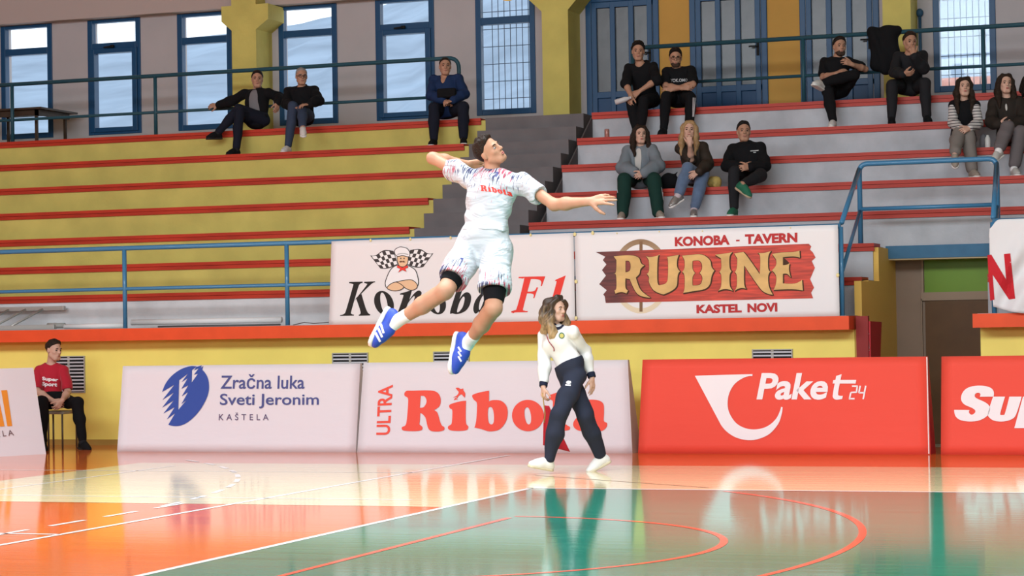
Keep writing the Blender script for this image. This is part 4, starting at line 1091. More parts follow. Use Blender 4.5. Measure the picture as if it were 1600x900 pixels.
def head_sdf(S, hc, R, s=1.0, g=0.0, face=True):
    P = lambda x, y, z: hc + R @ (np.array([x, y, z])*s)
    S.ell(P(0, -.012, .035), np.array([.076, .096, .086])*s+g, R, .02)
    S.ell(P(0, .022, -.035), np.array([.061, .070, .084])*s+g, R, .03)
    S.cap(P(-.022, .060, -.096), P(.022, .060, -.096), .021*s+g, .021*s+g, .03)
    for q in (-1, 1): S.cap(P(q*.050, .004, -.055), P(q*.022, .060, -.094), .022*s+g, .020*s+g, .02)
    if not face: return P
    S.cap(P(-.032, .082, .022), P(.032, .082, .022), .011*s, .011*s, .015)
    for q in (-1, 1):
        S.ell(P(q*.041, .062, -.022), np.array([.019, .017, .017])*s, R, .015)
        S.ell(P(q*.031, .101, .003), np.array([.016, .014, .011])*s, R, .012, '-')
    S.cap(P(0, .088, .014), P(0, .108, -.026), .008*s, .0125*s, .010)
    for q in (-1, 1): S.ell(P(q*.012, .098, -.031), np.array([.008, .010, .007])*s, R, .006)
    S.cap(P(-.015, .089, -.060), P(.015, .089, -.060), .009*s, .009*s, .010)
    S.cap(P(-.016, .099, -.0625), P(.016, .099, -.0625), .0022*s, .0022*s, .003, '-')
    for q in (-1, 1): S.ell(P(q*.077, -.010, -.006), np.array([.009, .020, .033])*s, R, .008)
    return P

def hand_sdf(S, wr, d, n, side, s=1.0, curl=.5, spread=.12, thumb=.6, rf=.0088, curls=None, thumb_dir=None):
    """wr wrist, d direction of the palm, n palm normal (the fingers curl towards it), side +1/-1: thumb side along cross(d,n)"""
    d = nrm(d); n = nrm(n-d*np.dot(n, d)); l = np.cross(d, n)*side
    S.cap(wr-d*.01, wr+d*.02*s, .026*s, .026*s, .015, flat=(n, .72))
    S.cap(wr+d*.035*s-l*.014*s, wr+d*.078*s-l*.020*s, .020*s, .021*s, .012, flat=(n, .62))
    S.cap(wr+d*.035*s+l*.014*s, wr+d*.082*s+l*.020*s, .022*s, .021*s, .012, flat=(n, .62))
    L = [.072, .082, .077, .060]; off = [.031, .010, -.011, -.031]; base = [.088, .094, .090, .080]
    for i in range(4):
        c = curl if curls is None else curls[i]; a = spread*(1.5-i)
        dd = nrm(d*math.cos(a)+l*math.sin(a)); p = wr+d*base[i]*s+l*off[i]*s; ang = 0; pts = [p-dd*.018*s]
        pts.append(p)
        for j, fr in enumerate((.46, .31, .23)):
            ang += c*(.75, 1.0, .7)[j]
            p = p + (dd*math.cos(ang)+n*math.sin(ang))*L[i]*fr*s; pts.append(p)
        r = rf*s*(1 if i < 3 else .88); S.chain(pts, [r*1.05, r*1.05, r, r*.93, r*.82], .004)
    td = nrm(l*math.sin(thumb)+d*math.cos(thumb)+n*.35) if thumb_dir is None else nrm(thumb_dir)
    p0 = wr+d*.022*s+l*.020*s; p1 = p0+nrm(td+l*.25)*.045*s; p2 = p1+td*.034*s; p3 = p2+nrm(td+d*.5+n*curl*.4)*.027*s
    S.chain([p0, p1, p2, p3], [.015*s, .0125*s, .0105*s, .0085*s], .008)

def limb_len(H): return dict(ua=.172*H, fa=.150*H, th=.245*H, sh=.246*H, sw=.100*H, hw=.052*H)

def figure(name_label, J, st):
    """J: joints in the hall (numpy points): P pelvis, N neck base, HC head centre, HF/HU head axes,
       S/E/W (shoulder, elbow, wrist), H/K/A (hip, knee, ankle) for sides 'l','r' as seen in the photo, D hand directions, T toe directions."""
    H = st.get('H', 1.75); g = st.get('girth', 1.0); h = st.get('h', .010); seed = st.get('seed', 1); s = H/1.75; hs = s*st.get('head', 1.0)
    root = thing('person', st['base'], name_label, 'person', st.get('group'))
    sk = st['skin']; P, N = J['P'], J['N']
    up = nrm(N-P); lat = nrm((J['Sr']-J['Sl'])-up*np.dot(J['Sr']-J['Sl'], up)); fwd = np.cross(lat, up)*st.get('facing', 1)
    T = np.stack([lat, fwd, up], 1); L = np.linalg.norm(N-P)
    bell = st.get('belly', 0.0)
    hip_up = nrm(up*.6+np.array([0, 0, .4])) if st.get('sit') else up
    latp = nrm(J['Hr']-J['Hl']); Tp = np.stack([latp, np.cross(latp, hip_up), hip_up], 1)
    def torso(S, i=0.0, k=.05):
        w = s*g
        S.ell(P+hip_up*.01, np.array([.155*w, .112*w, .115*s])+i, Tp, k)
        S.ell(P+up*L*.36+fwd*bell*.5, np.array([.132*w, .098*w+bell, .17*s])+i, T, k)
        S.ell(P+up*L*.66+fwd*.005, np.array([.150*w*st.get('chest', 1), .108*w, .165*s])+i, T, k)
        S.ell(N-up*.085*s, np.array([.142*w, .084*w, .075*s])+i, T, .035)
        for q in 'lr':
            S.cap(N-up*.030*s-fwd*.012, J['S'+q]-up*.006, .047*s*g+i, .043*s*g+i, .03)
            S.ell(J['S'+q]-up*.012, np.array([.040, .045, .052])*s*g+i*.7, T, .02)
        if st.get('bust'):
            for q in (-1, 1): S.ell(P+up*L*.64+fwd*(.070*s)+lat*q*.066*s, np.array([.060, .045, .062])*s+i, T, .06)
    def leg(S, q, i=0.0, k=.03, end=1.0, wide=0.0, hem=None):
        a, b, c = J['H'+q], J['K'+q], J['A'+q]
        S.cap(a, a+(b-a)*.5, .084*s*g+i, .072*s*g+i+wide*.5, k); S.cap(a+(b-a)*.5, b, .072*s*g+i+wide*.5, .052*s+i+wide, k)
        if end > 0:
            e = b+(c-b)*end
            S.cap(b, b+(e-b)*.45, .052*s+i+wide, .052*s+i+wide, k); S.cap(b+(e-b)*.45, e, .052*s+i+wide, (.034+.018*(1-end))*s+i+(wide if hem is None else hem), k)
            kd = nrm(b-a); cd = nrm(c-b); back = nrm(kd*-1+cd*np.dot(kd, cd)) if abs(np.dot(kd, cd)) < .98 else -fwd
            back = -nrm(cd*np.dot(cd, kd)-kd)*-1 if False else back
            S.cap(b+cd*.07*s-nrm(kd-cd*np.dot(kd, cd))*.014*s, b+cd*.20*s-nrm(kd-cd*np.dot(kd, cd))*.014*s, .046*s+i, .040*s+i, .03)
    def arm(S, q, i=0.0, k=.025, upto=2.0, wide=0.0):
        a, b, c = J['S'+q], J['E'+q], J['W'+q]
        m = a+(b-a)*min(1, upto)
        S.cap(a, m, .042*s*g+i+wide*.1, (.045-.009*min(1, upto))*s*g**.5+i+wide, k)
        if upto > 1:
            e = b+(c-b)*min(1, upto-1)
            S.cap(b, b+(e-b)*.35, .038*s+i+wide, .040*s+i+wide, k); S.cap(b+(e-b)*.35, e, .040*s+i+wide, .0265*s+i+wide*.8, k)
    # ---- body: one continuous surface
    B = SDF(h); torso(B)
    HC = J['HC']; HR = frame_from(J['HF'], J['HU'])
    B.cap(N-up*.03*s, HC+HR@np.array([0, -.022, -.055])*hs, .058*s*g**.5, .050*hs, .03)
    Ph = head_sdf(B, HC, HR, hs)
    for q in 'lr':
        arm(B, q); leg(B, q)
        td = J['T'+q]; a = J['A'+q]; u_ = J.get('TU'+q, np.array([0, 0, 1.0])); u_ = nrm(u_-td*np.dot(u_, td))
        B.cap(a, a+td*.10*s-u_*.045*s, .034*s, .030*s, .02); B.cap(a-td*.03*s-u_*.05*s, a+td*.14*s-u_*.055*s, .028*s, .026*s, .02)
        hd = J.get('D'+q)
        if hd is None: hd = J['W'+q]-J['E'+q]
        hp = J.get('n'+q); 
        if hp is None: hp = -CAMZ
        hk = J.get('hk'+q, {})
        hand_sdf(B, J['W'+q], hd, hp, hk.get('side', 1), s*st.get('hand', 1.0), hk.get('curl', .55), hk.get('spread', .08), hk.get('thumb', .6), curls=hk.get('curls'), thumb_dir=hk.get('tdir'), rf=max(.0088, .0075+h*.12))
    body = B.build('body', sk, root)
    # ---- clothes
    for c in st['clothes']:
        kind = c['kind']; S = SDF(c.get('h', h)); i = c.get('i', .010)
        if kind == 'top':
            torso(S, i)
            S.cut(P+up*c.get('hem', -.06)*s, -up)
            if c.get('collar'): S.cap(N-up*.03*s, N+up*.035*s+fwd*.0, .060*s+c['collar'], .056*s+c['collar'], .02)
            if c.get('hood'):
                S.cap(N-fwd*.07*s+lat*.06*s, N-fwd*.07*s-lat*.06*s, .050*s, .050*s, .04)
                for q in (-1, 1): S.cap(N-fwd*.05*s+lat*.07*s*q+up*.01, N+fwd*.055*s+lat*.035*s*q-up*.04*s, .036*s, .026*s, .03)
            if c.get('open'):   # open front: a gap widening to the hem
                S.cap(N+fwd*.14*s+up*.02, P+up*.0+fwd*.17*s, c['open'][0]*s, c['open'][1]*s, .01, '-')
            up_to = c.get('sleeve', .6)
            if isinstance(up_to, dict) or up_to > 0:
                for q in 'lr': 
                    ut = up_to[q] if isinstance(up_to, dict) else up_to
                    arm(S, q, i+.002, .02, ut, c.get('wide', .008))
                    if ut < 1:
                        ad = nrm(J['E'+q]-J['S'+q]); m_ = J['S'+q]+(J['E'+q]-J['S'+q])*ut; rr = c.get('cuff', .066)
                        S.cap(m_+ad*(rr+.018), m_+ad*(rr+.12), rr, rr, .004, '-')
            if c.get('amp', .004): S.noise(wrinkle(c.get('amp', .004), seed+3, c.get('wf', 34)))
            nk = c.get('neck', .062)
            if nk: S.cap(N-up*(.02)*s+fwd*.0, N+up*.20*s+fwd*.03*s, nk*s, nk*s, .006, '-')
            if c.get('vneck'): S.cap(N+fwd*.10*s-up*.0, N-up*c['vneck']*s+fwd*.16*s, .055*s, .012*s, .006, '-')
        elif kind == 'trousers':
            S.ell(P+hip_up*.01, np.array([.155*s*g, .112*s*g, .115*s])+i, Tp, .05)
            S.ell(P+hip_up*.07, np.array([.138*s*g, .102*s*g, .08*s])+i, Tp, .05)
            if c.get('waist', .10) > .11: S.ell(P+up*L*.36, np.array([.134*s*g, .102*s*g, .17*s])+i+.004, T, .03)
            S.cut(P+hip_up*c.get('waist', .10)*s, hip_up)
            for q in 'lr': leg(S, q, i, .03 if not c.get('crossed') else .012, c.get('end', .94), c.get('wide', .004), c.get('flare'))
            if c.get('amp', .004): S.noise(wrinkle(c.get('amp', .004), seed+11, 30))
        elif kind == 'shorts':
            if not c.get('legs_only'):
                S.ell(P+hip_up*.01, np.array([.162*s*g, .122*s*g, .120*s])+i, Tp, .05)
                S.cap(P-hip_up*.09*s, P-hip_up*.02*s, .07*s+i, .09*s+i, .05)
                S.ell(P+hip_up*.07, np.array([.132*s*g, .100*s*g, .08*s])+i, Tp, .05)
            for q in 'lr':
                a, b = J['H'+q], J['K'+q]; f = c['f'][q] if isinstance(c['f'], dict) else c['f']; e = a+(b-a)*f
                if c.get('legs_only'): a = a+(b-a)*.45
                S.cap(a, e, .088*s*g+i, c.get('r', .092)*s*g+i, .03)
            if c.get('amp', .005): S.noise(wrinkle(c.get('amp', .005), seed+11, 26))
            for q in 'lr':
                a, b = J['H'+q], J['K'+q]; f = c['f'][q] if isinstance(c['f'], dict) else c['f']; d_ = nrm(b-a); e = a+(b-a)*f
                S.cap(e+d_*(.22+.02), e+d_*.5, .22, .22, .004, '-')
            S.cut(P+hip_up*c.get('waist', .10)*s, hip_up)
        o = S.build(c.get('name', kind), c['mat'], root, uvf=c.get('uvf'))
        c['obj'] = o
    # ---- shoes
    for q in 'lr':
        sh = st.get('shoe'+q, st.get('shoe'))
        if sh is None: continue
        td = J['T'+q]; a = J['A'+q]; u_ = J.get('TU'+q, np.array([0, 0, 1.0])); u_ = nrm(u_-td*np.dot(u_, td)); l_ = np.cross(td, u_); z = s*sh.get('size', 1.0)
        FR = np.stack([l_, td, u_], 1); hh = min(h, .008)
        S = SDF(hh); S.ell(a+td*.105*z-u_*.055*z, np.array([.046, .085, .036])*z, FR, .03); S.ell(a-td*.022*z-u_*.045*z, np.array([.037, .050, .050])*z, FR, .03)
        S.cap(a+td*.02*z-u_*.03*z, a+td*.09*z-u_*.045*z, .040*z, .036*z, .03); S.cap(a-td*.012*z-u_*.02*z, a-td*.006*z+u_*sh.get('ankle', .012)*z, .040*z, .041*z, .02)
        if sh.get('ankle', .012) < .03: S.cap(a-td*.004*z+u_*.0, a+u_*.08*z, .036*z, .036*z, .006, '-')
        S.cap(a+td*.058*z-u_*.016*z, a+td*.11*z-u_*.040*z, .038*z, .036*z, .02)
        S.cut(a-u_*.083*z, -u_)
        up_ = S.build('shoe', sh['mat'], root)
        S = SDF(hh); S.cap(a-td*.030*z-u_*.082*z, a+td*.05*z-u_*.082*z, .041*z, .043*z, .01); S.cap(a+td*.05*z-u_*.082*z, a+td*.145*z-u_*.082*z, .043*z, .047*z, .01)
        S.cut(a-u_*.064*z, u_); S.cut(a-u_*.090*z, -u_)
        so_ = S.build('sole', sh['sole'], up_)
        if sh.get('sock') is not None:
            S = SDF(hh); S.cap(a-u_*.004*s, a+(J['K'+q]-a)*sh.get('sock_len', .22), .042*s, .044*s, .01); S.cap(a-u_*.003*s, a+td*.050*s-u_*.020*s, .042*s, .038*s, .02); S.cut(a+(J['K'+q]-a)*sh.get('sock_len', .22), J['K'+q]-a); S.build('sock', sh['sock'], root)
    # ---- hair and features
    hr = st.get('hair')
    if hr:
        S = SDF(min(h, .008)); t = hr.get('t', .010)
        S.ell(Ph(0, -.014, .036), np.array([.078, .098, .088])*hs+t, HR, .01)
        if hr.get('top'): S.ell(Ph(0, .015, .095), np.array([.056, .064, .034])*hs+hr['top'], HR, .02)
        if hr['style'] in ('short', 'balding'):
            S.noise(wrinkle(hr.get('amp', .003), seed+5, 120))
            z0 = hr.get('line', .096); S.cut(Ph(0, .075, z0), HR@np.array([0, hr.get('slope', 1.05), -1]))
            S.cap(Ph(-.10, .070, -.0), Ph(.10, .070, -.0), .060*hs, .060*hs, .012, '-')
            for q in (-1, 1): S.ell(Ph(q*.095, .002, -.012), np.array([.030, .024, .038])*hs, HR, .006, '-')
        else:
            S.cut(Ph(0, .072, hr.get('line', .085)), HR@np.array([0, .75, -1]))
            S.cap(Ph(-.02, .10, -.02), Ph(.02, .10, -.02), .072*hs, .072*hs, .01, '-')
            ln = hr.get('len', .30)
            for q in (-1, 1):
                S.chain([Ph(q*.045, .040, .100), Ph(q*.082, .020, .03), Ph(q*.092, .012, -.06), Ph(q*.100, .030, -.06-ln*.45), Ph(q*.085, .045, -.06-ln)], [.026*hs, .026*hs, .030*hs, (.036)*hs, .018*hs], .03)
                S.chain([Ph(q*.06, -.05, .05), Ph(q*.075, -.06, -.08), Ph(q*.085, -.05, -.06-ln*.6)], [.045*hs, .050*hs, .034*hs], .04)
            S.cap(Ph(0, -.085, .0), Ph(0, -.095, -.08-ln*.4), .055*hs, .05*hs, .04)
            S.noise(wrinkle(hr.get('amp', .006), seed+5, 60))
        S.build('hair', hr['mat'], root)
    bd = st.get('beard')
    if bd:
        S = SDF(min(h, .008)); head_sdf(S, HC, HR, hs, bd.get('g', .004), face=False)
        S.cut(Ph(0, .06, -.060), HR@np.array([0, -.35, 1])); S.cut(Ph(0, .012, 0), HR@np.array([0, -1, 0])); 
        S.ell(Ph(0, .100, -.060), np.array([.021, .030, .010])*hs, HR, .004, '-')
        S.build('beard', bd['mat'], root)
    fm = st.get('features')
    if fm is not None:
        for q in (-1, 1):
            k = MB(); k.ellipsoid(Ph(q*.031, .0795, .003), np.array([.0135, .011, .0085])*hs, HR); e = k.build('eye', fm.get('white', EYEN), root, smooth=True)
            k = MB(); k.ellipsoid(Ph(q*.031+fm.get('gaze', 0), .0868, .003), np.array([.0062, .0045, .0062])*hs, HR); k.build('iris', EYED, e, smooth=True)
            k = MB(); k.tube([Ph(q*.014, .093, .020), Ph(q*.030, .095, .0265), Ph(q*.047, .083, .022)], [.0035*hs, .0042*hs, .0028*hs], 8); k.build('eyebrow', fm['brow'], root, smooth=True)
        k = MB(); k.ellipsoid(Ph(0, .0945, -.0575), np.array([.020, .0065, .0048])*hs, HR); k.ellipsoid(Ph(0, .0945, -.0675), np.array([.018, .0075, .0058])*hs, HR); k.build('lips', fm['lips'], root, smooth=True)
        if fm.get('glasses'):
            k = MB()
            for q in (-1, 1):
                k.tube([Ph(q*.033+.024*math.cos(t), .106, .0+.019*math.sin(t)) for t in np.linspace(0, 2*math.pi, 17)], .0028*hs, 6, cap=False)
                k.tube([Ph(q*.057, .104, .004), Ph(q*.080, .0, .006)], .0025*hs, 6)
            k.tube([Ph(-.009, .107, .004), Ph(.009, .107, .004)], .0028*hs, 6)
            k.build('glasses', BLACK, root, smooth=True)
    J['Ph'] = Ph; J['T'] = T; J['up'] = up; J['lat'] = lat; J['fwd'] = fwd; J['HR'] = HR; J['hs'] = hs
    return root, body
EYEN = mat('eye_shade', (.10, .06, .045), rough=.4, linear=True); EYEW = mat('eye_white', (.38, .34, .32), rough=.3, linear=True); EYED = mat('eye_dark', (.02, .012, .008), rough=.25, linear=True)

def bvh_of(o):
    me = o.data; of = Vector(org(o)); vs = [v.co+of for v in me.vertices]
    return BVHTree.FromPolygons(vs, [tuple(p.vertices) for p in me.polygons])
def print_on(name, vf, cloth, m, off=.003, L=3):
    """print flat shapes onto a cloth: follow the sight lines to the cloth and lift a little off it"""
    bv = bvh_of(cloth); V, Fs = densify(vf, L)
    def place(x, y):
        d = Vector(nrm(ray(x, y))); hit = bv.ray_cast(Vector(EYE), d)
        if hit[0] is None: 
            nn = bv.find_nearest(Vector(EYE)+d*(Vector(org(cloth))-Vector(EYE)).length); return np.array(nn[0])
        n_ = hit[1]; 
        if n_.dot(d) > 0: n_ = -n_
        return np.array(hit[0]+n_*off)
    return put(name, (V, Fs), place, m, cloth)

SKL = SKIN('skin_light', (.62, .36, .25)); SKM = SKIN('skin_tanned', (.42, .225, .145)); SKP = SKIN('skin_player', (.50, .255, .155)); SKF = SKIN('skin_fair', (.56, .335, .245))
HB = mat('hair_black', (.010, .007, .006), rough=.55, linear=True, bump=.7, bscale=70); HD = mat('hair_dark_brown', (.026, .014, .008), rough=.6, linear=True, var=.4, vscale=70, bump=.8, bscale=75)
HG = mat('hair_grey', (.26, .23, .21), rough=.6, linear=True); HBL = mat('hair_blonde', (.36, .22, .10), rough=.5, linear=True, var=.35, vscale=40, stretch=(4, 4, .6))
LIP = mat('lips_red', (.42, .14, .12), rough=.4, linear=True); LIPM = mat('lips_muted', (.36, .16, .12), rough=.5, linear=True)
CB = mat('cloth_black', (.0055, .0055, .0065), rough=.9, spec=.2, linear=True); CB2 = mat('cloth_charcoal', (.014, .014, .016), rough=.85, linear=True); CNV = mat('cloth_navy', (.009, .011, .020), rough=.9, spec=.2, linear=True)
WSOLE = mat('sole_white', (.72, .70, .66), rough=.6, linear=True); BSOLE = mat('sole_black', (.02, .02, .02), rough=.7, linear=True)
def A3(x, y, Y): return atY(x, y, Y)
# ================================================================== PEOPLE
def pose(px, Y, H, dy=None, sg=None, fixed=None, toe=None):
    """joints from sight lines: torso points at given depths, limb joints by limb length"""
    dy = dy or {}; sg = sg or {}; fixed = fixed or {}; q = limb_len(H); J = {}
    g = lambda n, d=0.0: atY(*px[n], Y+dy.get(n, d))
    J['P'] = g('P'); J['N'] = g('N'); J['HC'] = g('HC', dy.get('N', 0)-.04)
    for s_ in 'lr':
        J['S'+s_] = g('S'+s_, dy.get('N', 0))
        J['H'+s_] = g('H'+s_) if 'H'+s_ in px else J['P'] + CAMX*(.088*H/1.75)*(1 if s_ == 'r' else -1) - np.array([0, 0, .02])
        for j, par, L in (('E', 'S', 'ua'), ('W', 'E', 'fa'), ('K', 'H', 'th'), ('A', 'K', 'sh')):
            n = j+s_
            if n in fixed: J[n] = atY(*px[n], fixed[n])
            else: J[n] = on_sphere(J[par+s_], q[L], *px[n], sg.get(n, -1))
        if toe and s_ in toe: J['T'+s_] = scr(*toe[s_])
        else: J['T'+s_] = nrm(on_sphere(J['A'+s_], .2, *px['T'+s_], -1)-J['A'+s_])
    return J
FEAT = lambda brow, lips=LIPM, **k: dict(brow=brow, lips=lips, **k)
STUB = mat('stubble', (.045, .026, .018), rough=.8, linear=True)
SHB = dict(mat=CB, sole=BSOLE, sock=CB2, sock_len=.3); SHW = dict(mat=mat('shoe_white', (.62, .60, .56), rough=.6, linear=True), sole=WSOLE)

# ---------------------------------------------------------------- the jumping player
YP = 14.9
px = dict(P=(758, 374), N=(771, 270), HC=(764, 237), Sl=(731, 277), Sr=(815, 285), El=(676, 247), Wl=(728, 257), Er=(866, 320), Wr=(919, 315),
          Hl=(738, 384), Hr=(777, 387), Kl=(695, 455), Al=(618, 504), Kr=(771, 482), Ar=(731, 537))
J = pose(px, YP, 1.95, dy=dict(N=.10, Sl=.12, Sr=.06, HC=.06, Hl=.03, Hr=-.02), sg=dict(El=1, Wl=1, Er=-1, Wr=-1, Kl=-1, Kr=-1, Al=1, Ar=1), toe=dict(l=(-.42, -.86, .12), r=(-.14, -.95, .22)))
J['TUl'] = scr(.86, -.40, .35); J['TUr'] = scr(.9, -.12, .45); J['HF'] = scr(.70, .42, .56); J['HU'] = scr(-.45, .86, .20)
J['Dl'] = scr(.97, .03, -.2); J['nl'] = scr(0, .6, -.7); J['hkl'] = dict(side=-1, curl=.25, spread=.10)
J['Dr'] = scr(.95, .15, .25); J['nr'] = scr(.05, -.55, -.8); J['hkr'] = dict(side=-1, spread=.13, thumb=.75, curls=[.16, .10, .22, .38])
def streaks(name, base, lo, hi, inv=False):
    m = bpy.data.materials.new(name); m.use_nodes = True; nt = m.node_tree; b = nt.nodes['Principled BSDF']; b.inputs['Roughness'].default_value = .75; b.inputs['Sheen Weight'].default_value = .15
    uv = nt.nodes.new('ShaderNodeUVMap'); sx = nt.nodes.new('ShaderNodeSeparateXYZ'); nt.links.new(uv.outputs[0], sx.inputs[0])
    mp = nt.nodes.new('ShaderNodeMapping'); mp.inputs['Scale'].default_value = (150, 13, 1); nt.links.new(uv.outputs[0], mp.inputs['Vector'])
    n1 = nt.nodes.new('ShaderNodeTexNoise'); n1.inputs['Scale'].default_value = 1.0; n1.inputs['Detail'].default_value = 2; nt.links.new(mp.outputs[0], n1.inputs['Vector'])
    mk = nt.nodes.new('ShaderNodeMapRange'); mk.inputs[1].default_value = lo; mk.inputs[2].default_value = hi; nt.links.new(sx.outputs['Y'], mk.inputs[0])
    th = nt.nodes.new('ShaderNodeMath'); th.operation = 'MULTIPLY_ADD'; th.inputs[1].default_value = .26; th.inputs[2].default_value = -.20; nt.links.new(mk.outputs[0], th.inputs[0])
    ad = nt.nodes.new('ShaderNodeMath'); ad.operation = 'ADD'; nt.links.new(n1.outputs['Fac'], ad.inputs[0]); nt.links.new(th.outputs[0], ad.inputs[1])
    gt = nt.nodes.new('ShaderNodeMapRange'); gt.inputs[1].default_value = .525; gt.inputs[2].default_value = .57; nt.links.new(ad.outputs[0], gt.inputs[0])
    if lo > 0:
        ab = nt.nodes.new('ShaderNodeMath'); ab.operation = 'ABSOLUTE'; nt.links.new(sx.outputs['X'], ab.inputs[0])
        mk2 = nt.nodes.new('ShaderNodeMapRange'); mk2.inputs[1].default_value = .17; mk2.inputs[2].default_value = .25; mk2.inputs[3].default_value = 1; mk2.inputs[4].default_value = .75; nt.links.new(ab.outputs[0], mk2.inputs[0])
        mm = nt.nodes.new('ShaderNodeMath'); mm.operation = 'MULTIPLY'; nt.links.new(mk.outputs[0], mm.inputs[0]); nt.links.new(mk2.outputs[0], mm.inputs[1]); nt.links.new(mm.outputs[0], th.inputs[0])
    mp3 = nt.nodes.new('ShaderNodeMapping'); mp3.inputs['Scale'].default_value = (5, 5, 11); mp3.inputs['Rotation'].default_value = (0, .6, 0); tco = nt.nodes.new('ShaderNodeTexCoord'); nt.links.new(tco.outputs['Object'], mp3.inputs['Vector'])
    n3 = nt.nodes.new('ShaderNodeTexNoise'); n3.inputs['Scale'].default_value = 1.0; n3.inputs['Detail'].default_value = 2; n3.inputs['Distortion'].default_value = 1.2; nt.links.new(mp3.outputs[0], n3.inputs['Vector'])
    bp = nt.nodes.new('ShaderNodeBump'); bp.inputs['Strength'].default_value = .55; bp.inputs['Distance'].default_value = .06; nt.links.new(n3.outputs['Fac'], bp.inputs['Height']); nt.links.new(bp.outputs['Normal'], b.inputs['Normal'])
    n2 = nt.nodes.new('ShaderNodeTexNoise'); n2.inputs['Scale'].default_value = 7; nt.links.new(uv.outputs[0], n2.inputs['Vector'])
    cr = nt.nodes.new('ShaderNodeValToRGB'); cr.color_ramp.interpolation = 'CONSTANT'; cr.color_ramp.elements[0].color = (.42, .06, .10, 1); cr.color_ramp.elements[1].position = .5; cr.color_ramp.elements[1].color = (.03, .03, .10, 1)
    nt.links.new(n2.outputs['Fac'], cr.inputs[0])
    mx = nt.nodes.new('ShaderNodeMix'); mx.data_type = 'RGBA'; mx.inputs[6].default_value = (*base, 1); nt.links.new(gt.outputs[0], mx.inputs[0]); nt.links.new(cr.outputs[0], mx.inputs[7]); nt.links.new(mx.outputs[2], b.inputs['Base Color'])
    return m
WJ = (.52, .55, .57)
upP = nrm(J['N']-J['P']); latP = nrm(J['Sr']-J['Sl'])
def uv_torso(V): d = V-J0['P']; return np.stack([d@latP, d@upP], 1)
J0 = J
def uv_thigh(V):
    out = np.zeros((len(V), 2)); 
    m = ((V-J0['P'])@latP) < 0
    for s_, mm in (('l', m), ('r', ~m)):
        a = J0['H'+s_]; ax = nrm(J0['K'+s_]-a); sd = nrm(np.cross(ax, CAMZ)); d = V[mm]-a; out[mm] = np.stack([d@sd+(1 if s_ == 'r' else 0), -(d@ax)], 1)
    return out
WPR = mat('jersey_white', WJ, rough=.75, linear=True)
cl = [dict(kind='shorts', name='compression_shorts', mat=CB, f=dict(l=.80, r=.84), r=.064, i=.004, amp=0, waist=.02, legs_only=1),
      dict(kind='shorts', name='shorts', mat=streaks('shorts_print', WJ, -.16, -.36), f=dict(l=.66, r=.62), r=.100, i=.012, amp=.009, uvf=uv_thigh, waist=.10),
      dict(kind='top', name='jersey', mat=streaks('jersey_print', WJ, .24, .48), sleeve=dict(l=.38, r=.46), cuff=.085, i=.021, wide=.014, amp=.0085, wf=42, hem=.045, neck=.064, uvf=uv_torso)]
BLUES = mat('shoe_blue', (.035, .075, .42), rough=.5, linear=True, var=.15, vscale=20)
WSK = mat('sock_white', (.78, .76, .74), rough=.9, linear=True)
st = dict(H=1.95, h=.0075, base=(J['P'][0], J['P'][1], 0), skin=SKP, girth=.97, clothes=cl, head=.86, hand=1.02, seed=2,
          shoe=dict(mat=BLUES, sole=WSOLE, size=1.08, sock=WSK, sock_len=.27), hair=dict(style='short', mat=HD, t=.004, top=.008, line=.090, slope=1.0, amp=.005),
          features=FEAT(HD, LIP, white=EYEW))
player, body = figure('man in a white streaked volleyball jersey leaping high with one arm drawn back', J, st)
jersey = cl[2]['obj']; shorts = cl[1]['obj']
z = zc(560, 190, 3.8095)
# chest lettering, curved along the chest
def arc(u, w): x_ = 731+187*u; yb = 413+18*u*u+16*u; return (x_/3.8095+560 - (w*2), (yb-w*(36-4*u))/3.8095+190)
nz_ = lambda p: [((q[0]-232)/1283, (377-q[1])/255) for q in sm([tuple(t) for t in p])]
for pl_ in ((R, Rh), (I,), (B_, Bh), (O, Oh), (Lq,), (A_, Ah)):
    vv, ff = fill([nz_(p) for p in pl_]); print_on('letter', ([np.array(arc(u, w)) for u, w in vv], ff), jersey, PR2)
vv, ff = fill([nz_(bird)]); print_on('letter', ([np.array(arc(u, w)) for u, w in vv], ff), jersey, PR2)
print_on('number', text_px('7', *z([(812, 300), (838, 302), (812, 332), (836, 334)]), offset=.02), jersey, P_NAVY)
print_on('number', text_px('7', *zc(560, 390, 4.09)([(652, 52), (672, 56), (640, 106), (658, 110)]), offset=.02), shorts, P_NAVY)
z2 = zc(560, 390, 4.09)
for o_ in [c for c in player.children if c.name.startswith('shoe')]:
    if o_.name.endswith('shoe') or True:
        cx = np.mean([ (v.co+Vector(org(o_)))[0] for v in o_.data.vertices])
        left = cx < J['P'][0]-.35
        strips = [((145, 480), (160, 530)), ((128, 505), (150, 556)), ((112, 535), (137, 585))] if left else [((640, 625), (655, 650)), ((640, 655), (655, 680)), ((640, 685), (655, 712))]
        shp_ = []
        for p, q in strips: shp_.append(F(z2(bar(p, q, 14 if left else 11))))
        for sh_ in shp_: print_on('side_stripe', sh_, o_, P_WHITE, off=.003)
# ---------------------------------------------------------------- the ball
c = atY(793, -21.5, 15.2); k = MB(); k.ellipsoid(c, (.105,)*3, nu=32, nv=20)
bm_ = mat('ball_yellow', (.85, .50, .03), rough=.5, linear=True)
ball = k.build('volleyball', [bm_, mat('ball_blue', (.03, .08, .35), rough=.5, linear=True)], loc=c, smooth=True); tag(ball, 'yellow and blue volleyball in the air above the player, cut by the top edge', 'ball')
ball.data.polygons.foreach_set('material_index', [1 if (i // 32) in (8, 9, 10) and (i % 32) < 20 else 0 for i in range(32*20)])

